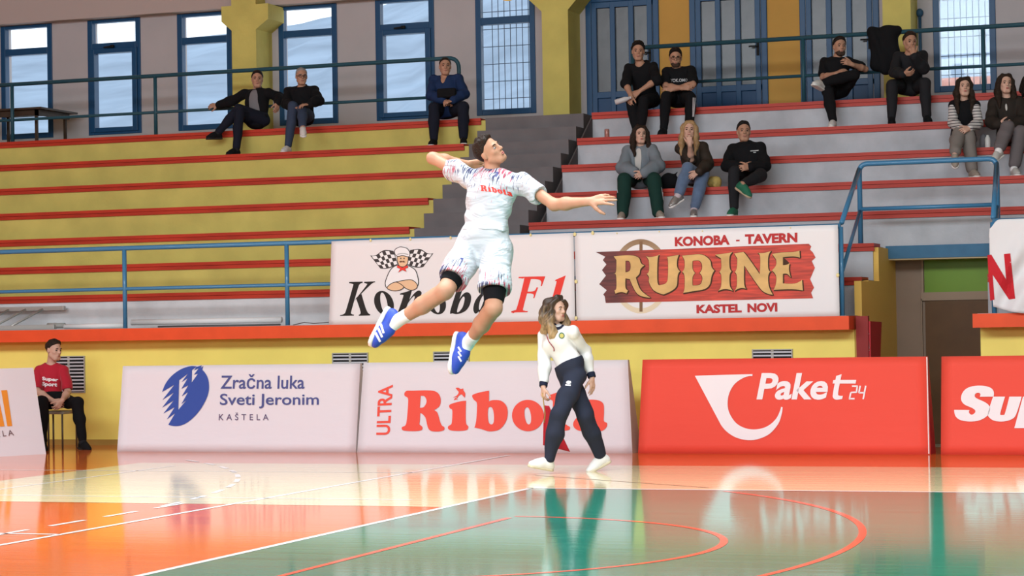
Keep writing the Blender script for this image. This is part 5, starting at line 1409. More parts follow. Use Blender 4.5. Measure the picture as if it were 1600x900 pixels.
# ---------------------------------------------------------------- the walking woman
YWO = 20.0
px = dict(P=(892, 577), N=(864, 512), HC=(869, 483), Sl=(849, 523), Sr=(895, 519), El=(851, 567), Wl=(849, 604), Er=(914, 551), Wr=(925, 590), Hl=(886, 587), Hr=(900, 587),
          Kl=(915, 648), Al=(939, 702), Kr=(875, 646), Ar=(857, 711))
J = pose(px, YWO, 1.69, dy=dict(N=.0, Sl=.07, Sr=-.08, HC=-.04, Hl=.05, Hr=-.05), sg=dict(El=-1, Wl=-1, Er=1, Wr=-1, Kl=-1, Al=1, Kr=-1, Ar=1), toe=dict(r=(-.90, .20, .40), l=(-.86, -.44, .25)))
J['Ar'][2] = .125; J['Al'][2] = .135; J['TUr'] = scr(.15, .98, .1); J['TUl'] = scr(-.42, .9, .1); J['HF'] = scr(.72, -.02, .70); J['HU'] = scr(.03, 1, .05)
J['Dl'] = scr(-.02, -1, .05); J['nl'] = scr(.85, 0, -.5); J['hkl'] = dict(side=1, curl=.75); J['Dr'] = scr(.06, -1, .1); J['nr'] = scr(-.75, 0, -.6); J['hkr'] = dict(side=-1, curl=.28, spread=.05)
POLO = mat('polo_white', (.70, .68, .65), rough=.8, linear=True); NAVY = mat('tracksuit_navy', (.020, .024, .042), rough=.8, linear=True); NAVYD = mat('navy_trim', (.010, .013, .03), rough=.8, linear=True)
cl = [dict(kind='trousers', mat=NAVY, i=.018, wide=.012, flare=.004, end=.93, amp=.007, waist=.075),
      dict(kind='top', name='shirt', mat=POLO, sleeve=1.72, i=.011, wide=.012, amp=.007, hem=.035, neck=.078)]
st = dict(H=1.69, h=.0075, base=(J['P'][0], J['P'][1], 0), skin=SKF, girth=.97, clothes=cl, head=.97, seed=5, bust=1, shoe=dict(mat=mat('shoe_white_bright', (.78, .76, .72), rough=.6, linear=True), sole=mat('sole_cream', (.60, .52, .36), rough=.6, linear=True), size=1.05, ankle=.05),
          features=FEAT(HD, LIP, white=EYEW))
woman, body = figure('woman in a white polo shirt and navy tracksuit trousers walking past the boards looking back', J, st)
Ph, HR = J['Ph'], J['HR']
OMB = bpy.data.materials.new('hair_ombre'); OMB.use_nodes = True; nt = OMB.node_tree; b_ = nt.nodes['Principled BSDF']; b_.inputs['Roughness'].default_value = .5
tc = nt.nodes.new('ShaderNodeTexCoord'); sx = nt.nodes.new('ShaderNodeSeparateXYZ'); nz = nt.nodes.new('ShaderNodeTexNoise'); mp = nt.nodes.new('ShaderNodeMapping'); mp.inputs['Scale'].default_value = (55, 55, 9); nt.links.new(tc.outputs['Object'], mp.inputs[0]); nt.links.new(mp.outputs[0], nz.inputs['Vector']); nz.inputs['Scale'].default_value = 1
nt.links.new(tc.outputs['Object'], sx.inputs[0]); ma = nt.nodes.new('ShaderNodeMath'); ma.operation = 'MULTIPLY_ADD'; ma.inputs[1].default_value = .35; nt.links.new(nz.outputs['Fac'], ma.inputs[0]); nt.links.new(sx.outputs['Z'], ma.inputs[2])
mr = nt.nodes.new('ShaderNodeMapRange'); mr.inputs[1].default_value = 1.72; mr.inputs[2].default_value = 1.46; nt.links.new(ma.outputs[0], mr.inputs[0])
rp = nt.nodes.new('ShaderNodeValToRGB'); rp.color_ramp.elements[0].color = (.045, .026, .016, 1); rp.color_ramp.elements[1].color = (.42, .27, .13, 1); nt.links.new(mr.outputs[0], rp.inputs[0]); nt.links.new(rp.outputs[0], b_.inputs['Base Color'])
S = SDF(.0065); hs = J['hs']
S.ell(Ph(0, -.016, .036), np.array([.086, .106, .096])*hs, HR, .01); S.cut(Ph(0, .074, .088), HR@np.array([0, .8, -1])); S.cap(Ph(-.02, .105, -.03), Ph(.02, .105, -.03), .070*hs, .070*hs, .01, '-')
for q in (-1, 1):
    S.chain([Ph(q*.035, .045, .105), Ph(q*.084, .022, .04), Ph(q*.094, .010, -.05), Ph(q*.110, .020, -.15), Ph(q*.098, .045, -.24), Ph(q*.075, .055, -.31)], [.026, .028, .032, .044, .040, .020], .03)
    S.chain([Ph(q*.06, -.06, .05), Ph(q*.085, -.07, -.08), Ph(q*.10, -.06, -.22)], [.048, .056, .036], .04)
S.cap(Ph(0, -.09, .0), Ph(0, -.10, -.20), .06, .05, .04); S.noise(wrinkle(.011, 9, 75)); S.build('hair', OMB, woman)
# collar, cuffs, emblem, cord
S = SDF(.007); NN = J['N']; u_ = J['up']; S.cap(NN-u_*.045, NN+u_*.045+J['fwd']*.012, .096, .074, .01); S.cap(NN+u_*.03, NN+u_*.2, .058, .056, .004, '-'); S.cut(NN+u_*.048, u_); S.cut(NN-u_*.05, -u_); S.build('collar', NAVYD, woman)
for q in 'lr':
    e, w = J['E'+q], J['W'+q]; d_ = nrm(w-e); S = SDF(.007); S.cap(w-d_*.055, w-d_*.0, .041, .039, .01); S.cut(w+d_*.002, d_); S.cut(w-d_*.05, -d_); S.build('cuff', NAVYD, woman)
shirt = cl[1]['obj']; tr_ = cl[0]['obj']; zw = zc(800, 440, 2.903)
print_on('emblem', F(zw([tuple(p) for p in ell2(225, 245, 13, 14, 24)])), shirt, mat('emblem_green', (.05, .13, .09), rough=.7, linear=True), .004, 2)
print_on('emblem', F(zw([tuple(p) for p in ell2(225, 246, 9, 9.5, 20)])), shirt, mat('emblem_gold', (.50, .42, .12), rough=.7, linear=True), .006, 2)
print_on('logo', F(zw([(247, 455), (255, 450), (267, 452), (268, 462), (258, 466), (247, 463)])), tr_, P_WHITE, .004, 2)
print_on('logo', F(zw([(243, 467), (267, 468), (266, 474), (243, 473)])), tr_, P_WHITE, .004, 2)
print_on('collar_front', F(sm(zw([(183, 182), (190, 200), (205, 208), (222, 203), (236, 188), (238, 198), (222, 215), (205, 220), (186, 213), (177, 196)]))), shirt, NAVYD, .006, 2)
bv = bvh_of(shirt); pts = []
for x_, y_ in ((155, 225), (160, 255), (175, 285), (190, 305), (188, 322)):
    x_, y_ = zw([(x_, y_)])[0]; hit = bv.ray_cast(Vector(EYE), Vector(nrm(ray(x_, y_)))); 
    if hit[0] is not None: pts.append(np.array(hit[0])-nrm(ray(x_, y_))*.008)
pts = bend(pts, .05, 6); pts = [np.array(bv.find_nearest(Vector(p_))[0])-nrm(ray(870, 530))*.009 for a_, b_ in zip(pts[:-1], pts[1:]) for p_ in (a_, (a_*.5+b_*.5))]
k = MB(); k.tube(pts, .0045, 6); k.build('whistle_cord', mat('cord_red', (.30, .03, .04), linear=True), woman, smooth=True)
# the flag in her hand: a rolled cloth with a loose corner
wl = J['Wl']; fy = wl[1]-.02
FR_ = mat('flag_red', (.50, .018, .035), rough=.7, linear=True)
fl = thing('signal_flag', atY(850, 660, fy), 'small dark red signal flag hanging from the hand of the walking woman', 'flag')
vs = []; fs = []
Lx = [(146, 562), (142, 650), (141, 742)]; Rx = [(168, 565), (205, 655), (262, 772)]
NX, NY = 16, 18
def pl(P3, t): return np.array(P3[0])*(1-t)**2+2*t*(1-t)*np.array(P3[1])+t*t*np.array(P3[2])
for j in range(NY+1):
    t = j/NY; a, b = pl(Lx, t), pl(Rx, t)
    for i in range(NX+1):
        u = i/NX; p = a*(1-u)+b*u; x_, y_ = zw([tuple(p)])[0]; vs.append(atY(x_, y_, fy+.10+.025*math.sin(u*9)*t+.22*t))
for j in range(NY):
    for i in range(NX): a = j*(NX+1)+i; fs.append((a, a+NX+1, a+NX+2, a+1))
o = mesh_obj('flag_cloth', vs, fs, FR_, fl, smooth=True); sd_ = o.modifiers.new('thick', 'SOLIDIFY'); sd_.thickness = .004
k = MB(); k.tube([wl+np.array([0, -.03, -.06]), atY(*zw([(150, 600)])[0], fy+.09), atY(*zw([(146, 640)])[0], fy+.11)], .006, 8); k.build('stick', mat('wood_stick', (.40, .26, .10), rough=.5, linear=True), fl, smooth=True)

# ---------------------------------------------------------------- seated boy in red
YC = 23.55
px = dict(P=(80, 640), N=(80, 569), HC=(84, 547), Sl=(60, 578), Sr=(100, 578), El=(58, 611), Wl=(82, 626), Er=(106, 612), Wr=(97, 626), Kl=(66, 628), Al=(67, 688), Kr=(121, 629), Ar=(129, 690))
J = pose(px, YC, 1.80, dy=dict(N=.02, Sl=-.03, Sr=.05), sg=dict(El=-1, Wl=-1, Er=-1, Wr=-1, Kl=-1, Kr=-1, Al=1, Ar=1), toe=dict(l=(.3, -.1, .9), r=(.62, -.12, .75)))
for q in 'lr': J['A'+q][2] = .088
for n in ('P', 'Hl', 'Hr'): J[n][2] += .59-J['P'][2] if n != 'P' else 0
J['P'][2] = .59
J['HF'] = scr(.78, -.06, .58); J['HU'] = scr(.02, 1, .02); J['Dl'] = scr(.8, -.5, .3); J['nl'] = scr(.3, -.2, -.9); J['Dr'] = scr(-.5, -.75, .2); J['nr'] = scr(-.5, .3, -.8); J['hkr'] = dict(side=-1, curl=.7); J['hkl'] = dict(curl=.7)
TEE = mat('tee_red', (.42, .012, .028), rough=.8, linear=True, sheen=.15)
cl = [dict(kind='trousers', mat=CB, i=.010, wide=.004, end=.93, sit=1), dict(kind='top', name='t_shirt', mat=TEE, sleeve=.78, i=.013, wide=.016, amp=.006, hem=-.09, i2=0, neck=.060)]
boy, body = figure('boy in a red printed t-shirt sitting on a stool by the wall, looking right', J, dict(H=1.80, h=.009, base=(J['P'][0], J['P'][1], 0), skin=SKF, girth=.86, clothes=cl, seed=8, sit=1, shoe=dict(mat=CB, sole=BSOLE, sock=CB2, sock_len=.2), hair=dict(style='short', mat=HD, t=.005, top=.004, line=.085, slope=1.0), features=FEAT(HD)))
zb = zc(10, 520, 4.5)
print_on('lettering', text_px('Super', *zb([(252, 308), (366, 318), (250, 340), (362, 350)]), offset=.04), cl[1]['obj'], P_WHITE, .004, 2)
print_on('lettering', text_px('Sport', *zb([(250, 344), (358, 350), (248, 380), (354, 386)]), offset=.04), cl[1]['obj'], P_WHITE, .004, 2)
r_ = thing('stool', (J['P'][0], YC+.02, 0), 'plain stool with thin dark legs under the boy in red', 'stool'); X0 = atY(68, 645, YC)[0]; X1 = atY(111, 645, YC)[0]; sz = .455
k = MB(); k.box((X0, YC-.18, sz-.035), (X1, YC+.2, sz)); k.build('seat', mat('stool_seat', (.30, .27, .21), rough=.5, linear=True), r_, bevel=.01)
for X, Y_ in ((X1-.005-.02, YC-.16), (X0+.17, YC-.17), (X1-.03, YC+.17), (X0+.03, YC+.17)):
    k = MB(); k.tube([(X, Y_, 0), (X, Y_, sz-.03)], .012, 8); k.build('leg', mat('stool_leg', (.10, .075, .05), rough=.4, linear=True), r_, smooth=True)

# ---------------------------------------------------------------- spectators
GT = 'spectators on the yellow left stand'; GR = 'spectators on the grey right stand'
def spectator(label, k, px, H, st, sg=None, dy=None, toe=None, feet=None, dP=.24, at=None):
    Ys = Yk(k); Y = Ys+dP; d0 = dict(N=.10, P=0.0); d0.update(dy or {}); fx = {}
    for q in 'lr':
        if feet is None or q in feet: fx['A'+q] = Ys-.28
    fx.update(at or {})
    s0 = dict(El=-1, Er=-1, Wl=-1, Wr=-1, Kl=-1, Kr=-1, Al=1, Ar=1); s0.update(sg or {})
    J = pose(px, Y, H, d0, s0, fx, toe or dict(l=(-.1, -.1, 1), r=(.1, -.1, 1)))
    for n in fx:
        if n[0] == 'A': J[n][2] = Zk(k-1)+.097; J['T'+n[1]] = nrm(J['T'+n[1]]*np.array([1, 1, 0]))
    J['P'][2] = Zk(k)+.148*H/1.75
    for n in ('Hl', 'Hr'): J[n][2] = max(J[n][2], Zk(k)+.146*H/1.75*st.get('girth', 1))
    for n in ('Kl', 'Kr'): J[n][2] = max(J[n][2], Zk(k)+.105)
    hd = st.pop('look', (0, 0, 1)); J['HF'] = scr(*hd); J['HU'] = scr(*st.pop('hu', (0, 1, .02)))
    for q in 'lr':
        for n in ('D', 'n'):
            if n+q in st: J[n+q] = scr(*st.pop(n+q))
        if 'hk'+q in st: J['hk'+q] = st.pop('hk'+q)
    b = dict(H=H, h=.0095, base=(J['P'][0], Ys+.2, Zk(k)), sit=1, seed=k*7+int(px['P'][0]), group=None); b.update(st)
    r_, bd = figure(label, J, b)
    return r_, J, b
JK = lambda m, **k: dict(dict(kind='top', name='jacket', mat=m, sleeve=1.93, i=.019, wide=.014, amp=.006, hem=-.10, neck=.070), **k)
TR = lambda m, **k: dict(dict(kind='trousers', mat=m, i=.010, wide=.008, end=.93, crossed=1), **k)
TS = lambda m, **k: dict(dict(kind='top', name='t_shirt', mat=m, sleeve=.72, i=.013, wide=.016, amp=.005, hem=-.06, neck=.060), **k)
JEAN = mat('denim_dark', (.035, .05, .085), rough=.9, linear=True); DENIM = mat('denim_blue', (.11, .16, .25), rough=.9, linear=True, sheen=.2, var=.2, vscale=9)
GRS = mat('jersey_grey', (.17, .16, .165), rough=.9, linear=True)

spectator('man in a dark open jacket over a grey shirt with his arm along the railing', 6,
    dict(P=(402, 188), N=(402, 141), HC=(402, 124), Sl=(384, 146), Sr=(421, 145), El=(364, 158), Wl=(341, 164), Er=(436, 152), Wr=(434, 160), Hl=(395, 190), Hr=(411, 190), Kl=(374, 174), Al=(369, 225), Kr=(373, 170), Ar=(340, 208)), 1.78,
    dict(skin=SKM, girth=1.08, look=(.1, 0, 1), clothes=[TR(CNV), dict(kind='top', name='shirt', mat=GRS, sleeve=.3, i=.012, hem=-.06, neck=.056), JK(CB, open=(.05, .11), hem=-.12, collar=.012)], shoe=SHB, hair=dict(style='short', mat=HB, t=.008, top=.006), features=FEAT(HB), Dl=(-1, -.1, .2), nl=(0, -.5, -.9), Dr=(-.1, -1, .2), nr=(-.6, 0, -.7), hkr=dict(side=-1, curl=.5)),
    at=dict(El=29.34, Wl=29.36, Er=29.36), sg=dict(Wr=-1, Ar=-1), toe=dict(l=(-.6, -.2, .75), r=(-.75, -.05, .6)), feet='l')
spectator('grey haired man with glasses and a black jacket sitting cross-legged, white shoes', 6,
    dict(P=(472, 187), N=(472, 138), HC=(471, 119.5), Sl=(451, 143), Sr=(491, 141), El=(447, 163), Wl=(459, 167), Er=(498, 157), Wr=(483, 163), Hl=(464, 189), Hr=(481, 189), Kl=(458, 166), Al=(450, 216), Kr=(472, 171), Ar=(473, 199)), 1.78,
    dict(skin=SKM, girth=1.10, look=(.25, -.02, 1), clothes=[TR(JEAN), JK(CB, collar=.012, hem=-.16)], shoe=SHW, hair=dict(style='balding', mat=HG, t=.005, line=.098, slope=1.15), features=FEAT(HG, glasses=1), Dl=(.8, -.2, .4), Dr=(-.8, -.1, .4), nl=(0, -1, -.3), nr=(0, -1, -.3), hkr=dict(side=-1)),
    sg=dict(Ar=-1), toe=dict(l=(-.35, -.2, .9), r=(.15, -.35, .9)), feet='l', dP=.15, dy=dict(N=.0))
rC, JC, bC = spectator('man in a blue pullover sitting upright with a dark pouch on his chest', 6,
    dict(P=(699, 179), N=(696, 121), HC=(695.5, 104), Sl=(678, 125), Sr=(716, 123), El=(674, 149), Wl=(693, 157), Er=(726, 147), Wr=(707, 157), Hl=(688, 181), Hr=(710, 181), Kl=(678, 169), Al=(678, 212), Kr=(724, 167), Ar=(724, 211)), 1.80,
    dict(skin=SKM, girth=1.08, look=(.1, .03, 1), clothes=[TR(CNV, wide=.014), JK(mat('pullover_blue', (.010, .026, .080), rough=.85, linear=True), i=.018, vneck=.13, collar=.010)], shoe=dict(mat=CB, sole=WSOLE), hair=dict(style='short', mat=HD, t=.005, line=.092, slope=1.05), features=FEAT(HD), Dl=(.85, -.25, .4), Dr=(-.85, -.25, .4), nl=(0, -.8, -.4), nr=(0, -.8, -.4), hkr=dict(side=-1, curl=.8), hkl=dict(curl=.8)),
    dy=dict(N=.02), toe=dict(l=(-.25, -.15, .95), r=(.05, -.15, 1)))
a = atY(684, 139, JC['P'][1]-.30); b = atY(713, 152, JC['P'][1]-.30); k = MB(); k.box((a[0], a[1]-.05, b[2]), (b[0], a[1]+.03, a[2])); tag(k.build('pouch', CB, loc=((a[0]+b[0])/2, a[1], b[2]), bevel=.02), 'black pouch resting on the chest of the man in blue', 'bag')

spectator('dark haired man in a black hooded top leaning on his knees with a bottle', 6,
    dict(P=(1011, 159), N=(1001, 101), HC=(997, 80.5), Sl=(982, 107), Sr=(1021, 104), El=(978, 131), Wl=(986, 150), Er=(1026, 125), Wr=(1000, 142), Hl=(1003, 162), Hr=(1021, 162), Kl=(986, 157), Al=(994, 204), Kr=(1006, 159), Ar=(1001, 205)), 1.80,
    dict(skin=SKM, girth=1.02, look=(-.05, -.05, 1), clothes=[TR(CB), JK(CB, sleeve=dict(l=1.15, r=1.05), hood=1, i=.016)], shoe=SHB, hair=dict(style='short', mat=HB, t=.012, top=.018, amp=.007), features=FEAT(HB), Dl=(-.2, -.8, .4), Dr=(-.75, -.6, .2), nl=(.6, -.3, -.7), nr=(0, -.6, -.8), hkr=dict(side=-1, curl=.5), hkl=dict(curl=.9)),
    dy=dict(N=-.12), toe=dict(l=(-.2, -.15, 1), r=(.0, -.15, 1)))
c0 = atY(984, 153, 28.62); c1 = atY(961, 160, 28.56); k = MB(); d_ = c1-c0; k.tube([c0, c0+d_*.12, c0+d_*.3, c1], [.022, .024, .036, .036], 12); k.tube([c0-d_*.10, c0], [.019, .019], 10); tag(k.build('water_bottle', mat('bottle_clear', (.55, .53, .52), rough=.2, linear=True), loc=(c0+c1)/2, smooth=True), 'pale plastic bottle held by the man in the black hooded top', 'bottle')
rE, JE, bE = spectator('bearded man with glasses and folded arms in a black printed t-shirt', 6,
    dict(P=(1061, 158), N=(1058, 108), HC=(1055.5, 91), Sl=(1042, 112), Sr=(1080, 110), El=(1040, 134), Wl=(1066, 138), Er=(1083, 132), Wr=(1052, 139.5), Hl=(1051, 161), Hr=(1072, 161), Kl=(1041, 151), Al=(1037, 200), Kr=(1079, 153), Ar=(1077, 198)), 1.78,
    dict(skin=SKM, girth=1.14, look=(-.05, -.08, 1), clothes=[TR(CB), TS(CB, sleeve=.8, wide=.02)], shoe=SHB, hair=dict(style='short', mat=HB, t=.011, top=.018, amp=.005), beard=dict(mat=STUB, g=.003), features=FEAT(HB, glasses=1), Dl=(.9, .1, .2), Dr=(-.9, -.15, .2), nl=(0, -.2, -1), nr=(0, -.2, -1), hkr=dict(side=-1)),
    dy=dict(N=-.06), toe=dict(l=(-.35, -.15, .9), r=(.1, -.15, 1)), dP=.29)
z3 = zc(940, 50, 5.294)
print_on('lettering', text_px('YOK.OMO', *z3([(568, 388), (712, 384), (568, 416), (712, 410)]), offset=.02), bE['clothes'][1]['obj'], mat('print_grey_white', (.5, .5, .5), linear=True), .004, 2)
for q in (0, 1, 2): print_on('side_stripe', F(z3(bar((756+q*9, 545), (752+q*5, 700), 3.5))), bE['clothes'][0]['obj'], P_WHITE, .004, 3)

OLV = mat('trousers_dark_green', (.008, .035, .026), rough=.85, linear=True); GJ = mat('jacket_blue_grey', (.17, .195, .215), rough=.85, linear=True); CREAM = mat('shirt_cream', (.50, .47, .43), rough=.85, linear=True)
rF, JF, bF = spectator('long haired woman in a grey jacket and dark green striped track trousers', 3,
    dict(P=(1001, 288), N=(1001, 229), HC=(1000.5, 210.5), Sl=(981, 235), Sr=(1019, 234), El=(974, 262), Wl=(992, 270), Er=(1028, 260), Wr=(1006, 270), Hl=(989, 291), Hr=(1013, 291), Kl=(976, 281), Al=(973, 333), Kr=(1022, 280), Ar=(1028, 330)), 1.70,
    dict(skin=SKF, girth=.95, look=(.12, .05, 1), clothes=[TR(OLV, wide=.028, flare=.030, end=1.0), dict(kind='top', name='top', mat=CREAM, sleeve=.3, i=.012, hem=-.05, neck=.058), JK(GJ, open=(.05, .07), i=.026, wide=.026, hem=-.12)], shoe=dict(mat=mat('shoe_taupe', (.30, .25, .20), rough=.7, linear=True), sole=WSOLE), hair=dict(style='long', mat=HD, len=.22), features=FEAT(HD, LIP), Dl=(.75, -.4, .5), Dr=(-.75, -.4, .5), nl=(.4, -.3, -.8), nr=(-.4, -.3, -.8), hkr=dict(side=-1, curl=.8), hkl=dict(curl=.8)),
    dy=dict(N=-.02), toe=dict(l=(-.25, -.12, .95), r=(.25, -.12, .95)))
z4 = zc(940, 180, 5.293)
for p, q in (((498, 620), (508, 700)), ((505, 640), (515, 730)), ((494, 600), (502, 660)), ((128, 590), (134, 640)), ((122, 780), (128, 830))): print_on('side_stripe', F(z4(bar(p, q, 3.5))), bF['clothes'][0]['obj'], P_WHITE, .004, 3)
BRJ = mat('jacket_dark_brown', (.030, .022, .016), rough=.6, linear=True); TAN = mat('fleece_tan', (.16, .085, .035), rough=.95, linear=True, sheen=.3)
rG, JG, bG = spectator('blonde woman in a brown jacket and jeans resting her chin on her hand', 3,
    dict(P=(1086, 287), N=(1080, 224), HC=(1077, 204), Sl=(1062, 231), Sr=(1098, 228), El=(1080, 249), Wl=(1078, 226), Er=(1107, 257), Wr=(1092, 268), Hl=(1077, 289), Hr=(1096, 289), Kl=(1099, 271), Al=(1084, 322), Kr=(1075, 263), Ar=(1059, 306)), 1.70,
    dict(skin=SKF, girth=.92, look=(-.1, .06, 1), hu=(.04, 1, 0), clothes=[TR(DENIM, wide=.016, flare=.020, end=.86), JK(BRJ, open=(.05, .06), i=.022, sleeve=dict(l=.96, r=1.93)), dict(kind='top', name='fleece_top', mat=TAN, sleeve=0, i=.016, hem=-.02, neck=.056)], shoe=dict(mat=mat('shoe_silver', (.32, .30, .28), rough=.35, metal=.5, linear=True), sole=WSOLE, sock=mat('sock_pale', (.52, .44, .46), rough=.9, linear=True), sock_len=.4), hair=dict(style='long', mat=HBL, len=.26), features=FEAT(HD, LIP), Dl=(-.1, .95, .1), nl=(.3, .1, -.9), hkl=dict(curl=1.0), Dr=(-.8, -.5, .2), nr=(0, -.5, -.8), hkr=dict(side=-1)),
    dy=dict(N=-.12), sg=dict(Wl=-1, El=-1, Ar=-1, Kl=-1), toe=dict(l=(-.1, -.2, 1), r=(-.72, -.45, .5)), feet='l')
rH, JH, bH = spectator('dark haired man in a black sweatshirt with hands clasped, one green shoe', 3,
    dict(P=(1170, 284), N=(1165, 226), HC=(1162, 206), Sl=(1144, 233), Sr=(1188, 231), El=(1136, 259), Wl=(1158, 261), Er=(1196, 259), Wr=(1172, 261), Hl=(1160, 287), Hr=(1182, 287), Kl=(1147, 268), Al=(1147, 326), Kr=(1190, 274), Ar=(1160, 288)), 1.82,
    dict(skin=SKM, girth=1.06, look=(.02, .06, 1), clothes=[TR(CB2), JK(CB, i=.018, neck=.058)], shoel=dict(mat=mat('shoe_green', (.02, .13, .07), rough=.7, linear=True), sole=WSOLE), shoer=dict(mat=mat('shoe_green', (.02, .13, .07)), sole=mat('sole_tan', (.42, .33, .22), rough=.7, linear=True)), hair=dict(style='short', mat=HB, t=.006, top=.006), features=FEAT(HB), Dl=(.85, -.1, .4), Dr=(-.85, -.1, .4), nl=(.2, -.2, -1), nr=(-.2, -.2, -1), hkr=dict(side=-1, curl=.8), hkl=dict(curl=.8)),
    dy=dict(N=.06), sg=dict(Ar=-1), toe=dict(l=(-.4, -.15, .85), r=(.55, -.45, .55)), feet='l')
print_on('lettering', text_px('SKIPPER', *z4([(1226, 292), (1300, 288), (1228, 302), (1302, 298)]), offset=.02), bH['clothes'][1]['obj'], mat('print_grey_white', (.5, .5, .5)), .004, 2) if False else None
print_on('chest_mark', F(z4(bar((1232, 297), (1298, 292), 7))), bH['clothes'][1]['obj'], mat('print_grey_white', (.5, .5, .5)), .004, 2)
print_on('chest_mark', F(z4(bar((1256, 309), (1274, 308), 6))), bH['clothes'][1]['obj'], mat('print_grey_white', (.5, .5, .5)), .004, 2)

spectator('man in a black t-shirt with one ankle across his knee, white shoes', 6,
    dict(P=(1305, 148), N=(1307, 92), HC=(1312, 73), Sl=(1288, 97), Sr=(1325, 96), El=(1286, 121), Wl=(1306, 115), Er=(1352, 108), Wr=(1332, 101), Hl=(1296, 150), Hr=(1316, 150), Kl=(1293, 142), Al=(1302, 188), Kr=(1335, 117), Ar=(1284, 130)), 1.82,
    dict(skin=SKM, girth=1.02, look=(.15, 0, 1), clothes=[TR(CB), TS(CB)], shoe=SHW, hair=dict(style='short', mat=HB, t=.009, top=.008), beard=dict(mat=STUB, g=.003), features=FEAT(HB), Dl=(.8, .3, .3), nl=(0, -.7, -.6), Dr=(-.8, .3, .3), nr=(0, -.4, -.9), hkr=dict(side=-1)),
    dy=dict(N=.10), sg=dict(Er=-1, Wr=-1, Ar=-1), toe=dict(l=(-.3, -.15, .9), r=(-.62, .25, .7)), feet='l')
rJ, JJ, bJ = spectator('man dressed in dark grey with his hand at his mouth before the yellow pillar', 6,
    dict(P=(1421, 143), N=(1422, 86), HC=(1422, 66), Sl=(1403, 89), Sr=(1441, 86), El=(1398, 113), Wl=(1411, 116), Er=(1443, 108), Wr=(1427, 87), Hl=(1411, 145), Hr=(1432, 145), Kl=(1394, 133), Al=(1393, 182), Kr=(1445, 130), Ar=(1448, 179)), 1.84,
    dict(skin=SKM, girth=1.04, look=(.12, -.05, 1), clothes=[TR(CB2), JK(CB2, i=.016)], shoe=SHB, hair=dict(style='short', mat=HD, t=.010, top=.010), features=FEAT(HD), Dl=(.9, .05, .3), nl=(0, .6, -.6), Dr=(-.2, .95, .2), nr=(-.1, .1, -1), hkr=dict(side=-1, curl=1.0), hkl=dict(curl=.7)),
    dy=dict(N=-.14), toe=dict(l=(-.15, -.15, 1), r=(.0, -.15, 1)))
PKT = mat('trousers_taupe', (.20, .175, .155), rough=.9, linear=True); PKT2 = mat('trousers_plum_grey', (.135, .115, .115), rough=.9, linear=True)
def stripe_mat():
    m = bpy.data.materials.new('striped_knit'); m.use_nodes = True; nt = m.node_tree; b = nt.nodes['Principled BSDF']; b.inputs['Roughness'].default_value = .9
    tc = nt.nodes.new('ShaderNodeTexCoord'); sx = nt.nodes.new('ShaderNodeSeparateXYZ'); nt.links.new(tc.outputs['Object'], sx.inputs[0]); mm = nt.nodes.new('ShaderNodeMath'); mm.operation = 'MULTIPLY'; mm.inputs[1].default_value = 26; nt.links.new(sx.outputs['Z'], mm.inputs[0])
    fr = nt.nodes.new('ShaderNodeMath'); fr.operation = 'FRACT'; nt.links.new(mm.outputs[0], fr.inputs[0]); rp = nt.nodes.new('ShaderNodeValToRGB'); rp.color_ramp.interpolation = 'CONSTANT'; rp.color_ramp.elements[0].color = (.55, .52, .49, 1); rp.color_ramp.elements[1].position = .72; rp.color_ramp.elements[1].color = (.05, .04, .05, 1)
    nt.links.new(fr.outputs[0], rp.inputs[0]); nt.links.new(rp.outputs[0], b.inputs['Base Color']); return m
STR = stripe_mat()
spectator('girl in a striped long-sleeved top and black vest with clasped hands', 4,
    dict(P=(1505, 221), N=(1506, 158), HC=(1506.5, 136), Sl=(1489, 164), Sr=(1524, 164), El=(1489, 193), Wl=(1501, 200), Er=(1529, 193), Wr=(1515, 200), Hl=(1494, 223), Hr=(1516, 223), Kl=(1513, 210), Al=(1519, 256), Kr=(1498, 208), Ar=(1492, 239)), 1.70,
    dict(skin=SKF, girth=.90, look=(-.05, .05, 1), clothes=[TR(PKT, wide=.020, flare=.026, end=.92), dict(kind='top', name='striped_top', mat=STR, sleeve=1.92, i=.011, wide=.012, hem=-.06, neck=.056), dict(kind='top', name='vest', mat=CB, sleeve=0, i=.024, hem=-.12, neck=.066, open=(.03, .04))], shoe=dict(mat=mat('shoe_taupe', (.30, .25, .20)), sole=WSOLE), hair=dict(style='long', mat=HD, len=.27), features=FEAT(HD, LIP), Dl=(.8, -.3, .5), Dr=(-.8, -.3, .5), nl=(.2, -.4, -.8), nr=(-.2, -.4, -.8), hkr=dict(side=-1, curl=.6), hkl=dict(curl=.6)),
    dy=dict(N=-.04), sg=dict(Ar=-1), toe=dict(l=(.2, -.15, .95), r=(-.1, -.75, .6)), feet='l')
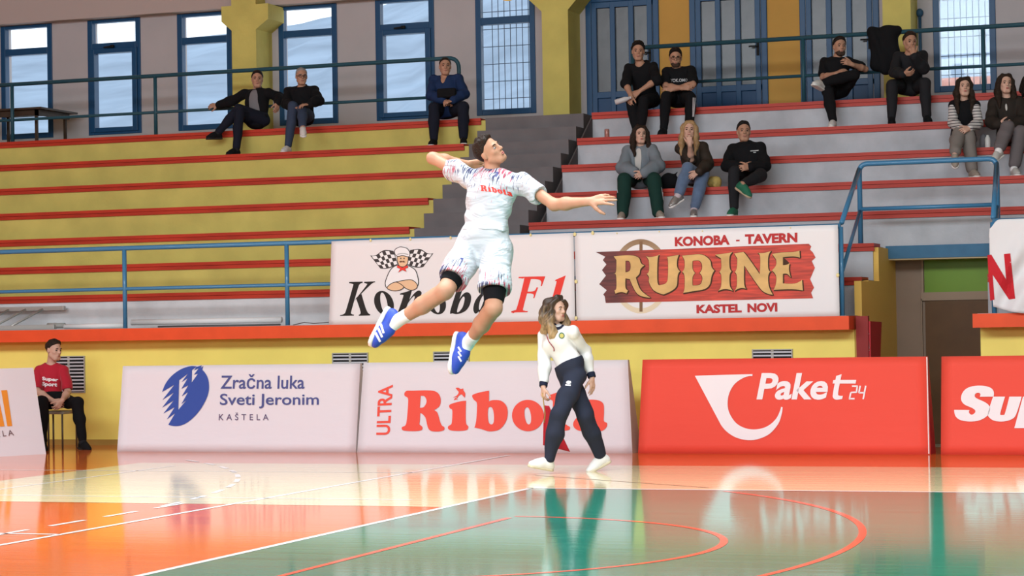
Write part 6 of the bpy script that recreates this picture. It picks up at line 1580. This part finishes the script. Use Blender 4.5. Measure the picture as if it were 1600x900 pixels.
spectator('girl with long dark hair in a dark brown coat and grey trousers, legs crossed', 4,
    dict(P=(1578, 218), N=(1573, 153), HC=(1571, 131), Sl=(1553, 160), Sr=(1593, 158), El=(1549, 190), Wl=(1560, 194), Er=(1600, 188), Wr=(1580, 200), Hl=(1568, 220), Hr=(1590, 220), Kl=(1594, 206), Al=(1584, 257), Kr=(1574, 199), Ar=(1560, 236)), 1.72,
    dict(skin=SKF, girth=.92, look=(.02, .03, 1), clothes=[TR(PKT2, wide=.022, flare=.024, end=.84), dict(kind='top', name='top', mat=CREAM, sleeve=.2, i=.012, hem=-.05, neck=.056), JK(mat('coat_dark_brown', (.022, .016, .012), rough=.8, linear=True), open=(.045, .02), i=.026, hem=-.14)], shoe=dict(mat=mat('shoe_pale', (.48, .46, .42), rough=.7, linear=True), sole=WSOLE, sock=WSK, sock_len=.4), hair=dict(style='long', mat=HD, len=.24), features=FEAT(HD, LIP), Dl=(.9, .0, .3), nl=(0, .5, -.7), Dr=(-.7, -.4, .4), nr=(0, -.4, -.8), hkr=dict(side=-1)),
    dy=dict(N=.0), sg=dict(Ar=-1), toe=dict(l=(.1, -.15, .95), r=(-.62, -.40, .6)), feet='l')
spectator('black haired person cut off by the right edge beside the girl in brown', 4,
    dict(P=(1622, 216), N=(1615, 155), HC=(1612, 130), Sl=(1600, 160), Sr=(1634, 158), El=(1610, 190), Wl=(1616, 200), Er=(1640, 186), Wr=(1626, 196), Hl=(1612, 218), Hr=(1632, 218), Kl=(1618, 204), Al=(1622, 254), Kr=(1640, 204), Ar=(1642, 254)), 1.72,
    dict(skin=SKF, girth=.86, look=(.3, .0, 1), clothes=[TR(CB), JK(CB)], shoe=SHB, hair=dict(style='long', mat=HB, len=.12, line=.08), features=FEAT(HB)), dy=dict(N=.06), dP=.28)

# ---------------------------------------------------------------- things on the benches
def blob(name, c, r, m, label, cat, amp=.012, seed=1, f=26, extra=None, cutz=None):
    S = SDF(.009); S.ell(c, r, None, .02)
    for e in (extra or []): S.cap(*e)
    S.noise(wrinkle(amp, seed, f)); 
    if cutz is not None: S.cut(np.array([c[0], c[1], cutz]), (0, 0, -1))
    o_ = S.build(name, m, None); o_.data.transform(Matrix.Translation(-Vector(c))); o_.location = Vector(c); return tag(o_, label, cat)
c = atY(1117, 282, Yk(3)+.16); c[2] = Zk(3)+.075
blob('crumpled_bag', c, (.085, .075, .082), mat('yellow_bag', (.55, .40, .12), rough=.5, linear=True, var=.35, vscale=16), 'crumpled yellow bag on the bench between the blonde woman and the man in black', 'bag', .010, 4, 50, cutz=Zk(3)+.002)
c = atY(1046, 290, Yk(3)+.20); c[2] = Zk(3)+.10
blob('shoulder_bag', c, (.13, .085, .11), CB, 'black bag on the bench between the two women in jackets', 'bag', .010, 6, 22, [(c, c+np.array([.10, .02, .12]), .03, .015, .03)], Zk(3)+.002)
c = atY(1537, 222, Yk(4)+.22); c[2] = Zk(4)+.08
blob('tote_bag', c, (.055, .06, .11), mat('tote_grey', (.19, .18, .19), rough=.8, linear=True), 'grey bag on the bench between the two girls', 'bag', .007, 8, 24, None, Zk(4)+.002)
c = atY(1543.5, 228, Yk(4)+.07); c[2] = Zk(4); k = MB(); k.lathe([(.034, 0), (.036, .01), (.036, .10), (.030, .125), (.018, .14), (.018, .155)], c, 16); o_ = k.build('thermos', mat('thermos_white', (.60, .58, .54), rough=.35, linear=True), loc=c, smooth=True); tag(o_, 'small pale flask standing on the bench between the two girls', 'bottle')
c = atY(948.5, 214, Yk(5)+.08); c[2] = Zk(5); k = MB(); k.lathe([(.026, 0), (.033, .006), (.033, .104), (.026, .115)], c, 16); o_ = k.build('drink_can', mat('can_red', (.50, .24, .20), rough=.3, metal=.3, linear=True, var=.5, vscale=18), loc=c, smooth=True); tag(o_, 'small red and silver drink can standing on the bench by the stair', 'can')
# jacket hung over the top railing
S = SDF(.012); zt_ = 5.175
a = atY(1356, 50, UY)[0]; b = atY(1395, 50, UY)[0]; zb_ = atY(1375, 108, UY)[2]; w_ = b-a
S.cap((a+.05, UY-.02, zt_+.0), (b+.06, UY-.02, zt_+.02), .065, .07, .03); S.cap((a+.08, UY-.05, zt_), (a+.12, UY-.06, zt_-.42), .075, .08, .05); S.cap((a+.24, UY-.05, zt_), (a+.25, UY-.06, zt_-.48), .085, .09, .05); S.cap((b-.02, UY-.05, zt_), (b+.02, UY-.05, zt_-.40), .085, .08, .05); S.cap((a+.15, UY+.06, zt_), (a+.20, UY+.08, zt_-.3), .07, .07, .05); S.cap((b-.05, UY+.06, zt_), (b-.02, UY+.08, zt_-.3), .07, .07, .05)
S.cap((a+.13, UY-.10, zt_-.12), (a+.22, UY-.10, zb_+.02), .055, .045, .03); S.noise(wrinkle(.012, 12, 24)); o_ = S.build('draped_jacket', CB, None); tag(o_, 'black padded jacket hung over the top railing between the two men', 'jacket'); cc = Vector(((a+b)/2, UY, zt_)); o_.data.transform(Matrix.Translation(-cc)); o_.location = cc
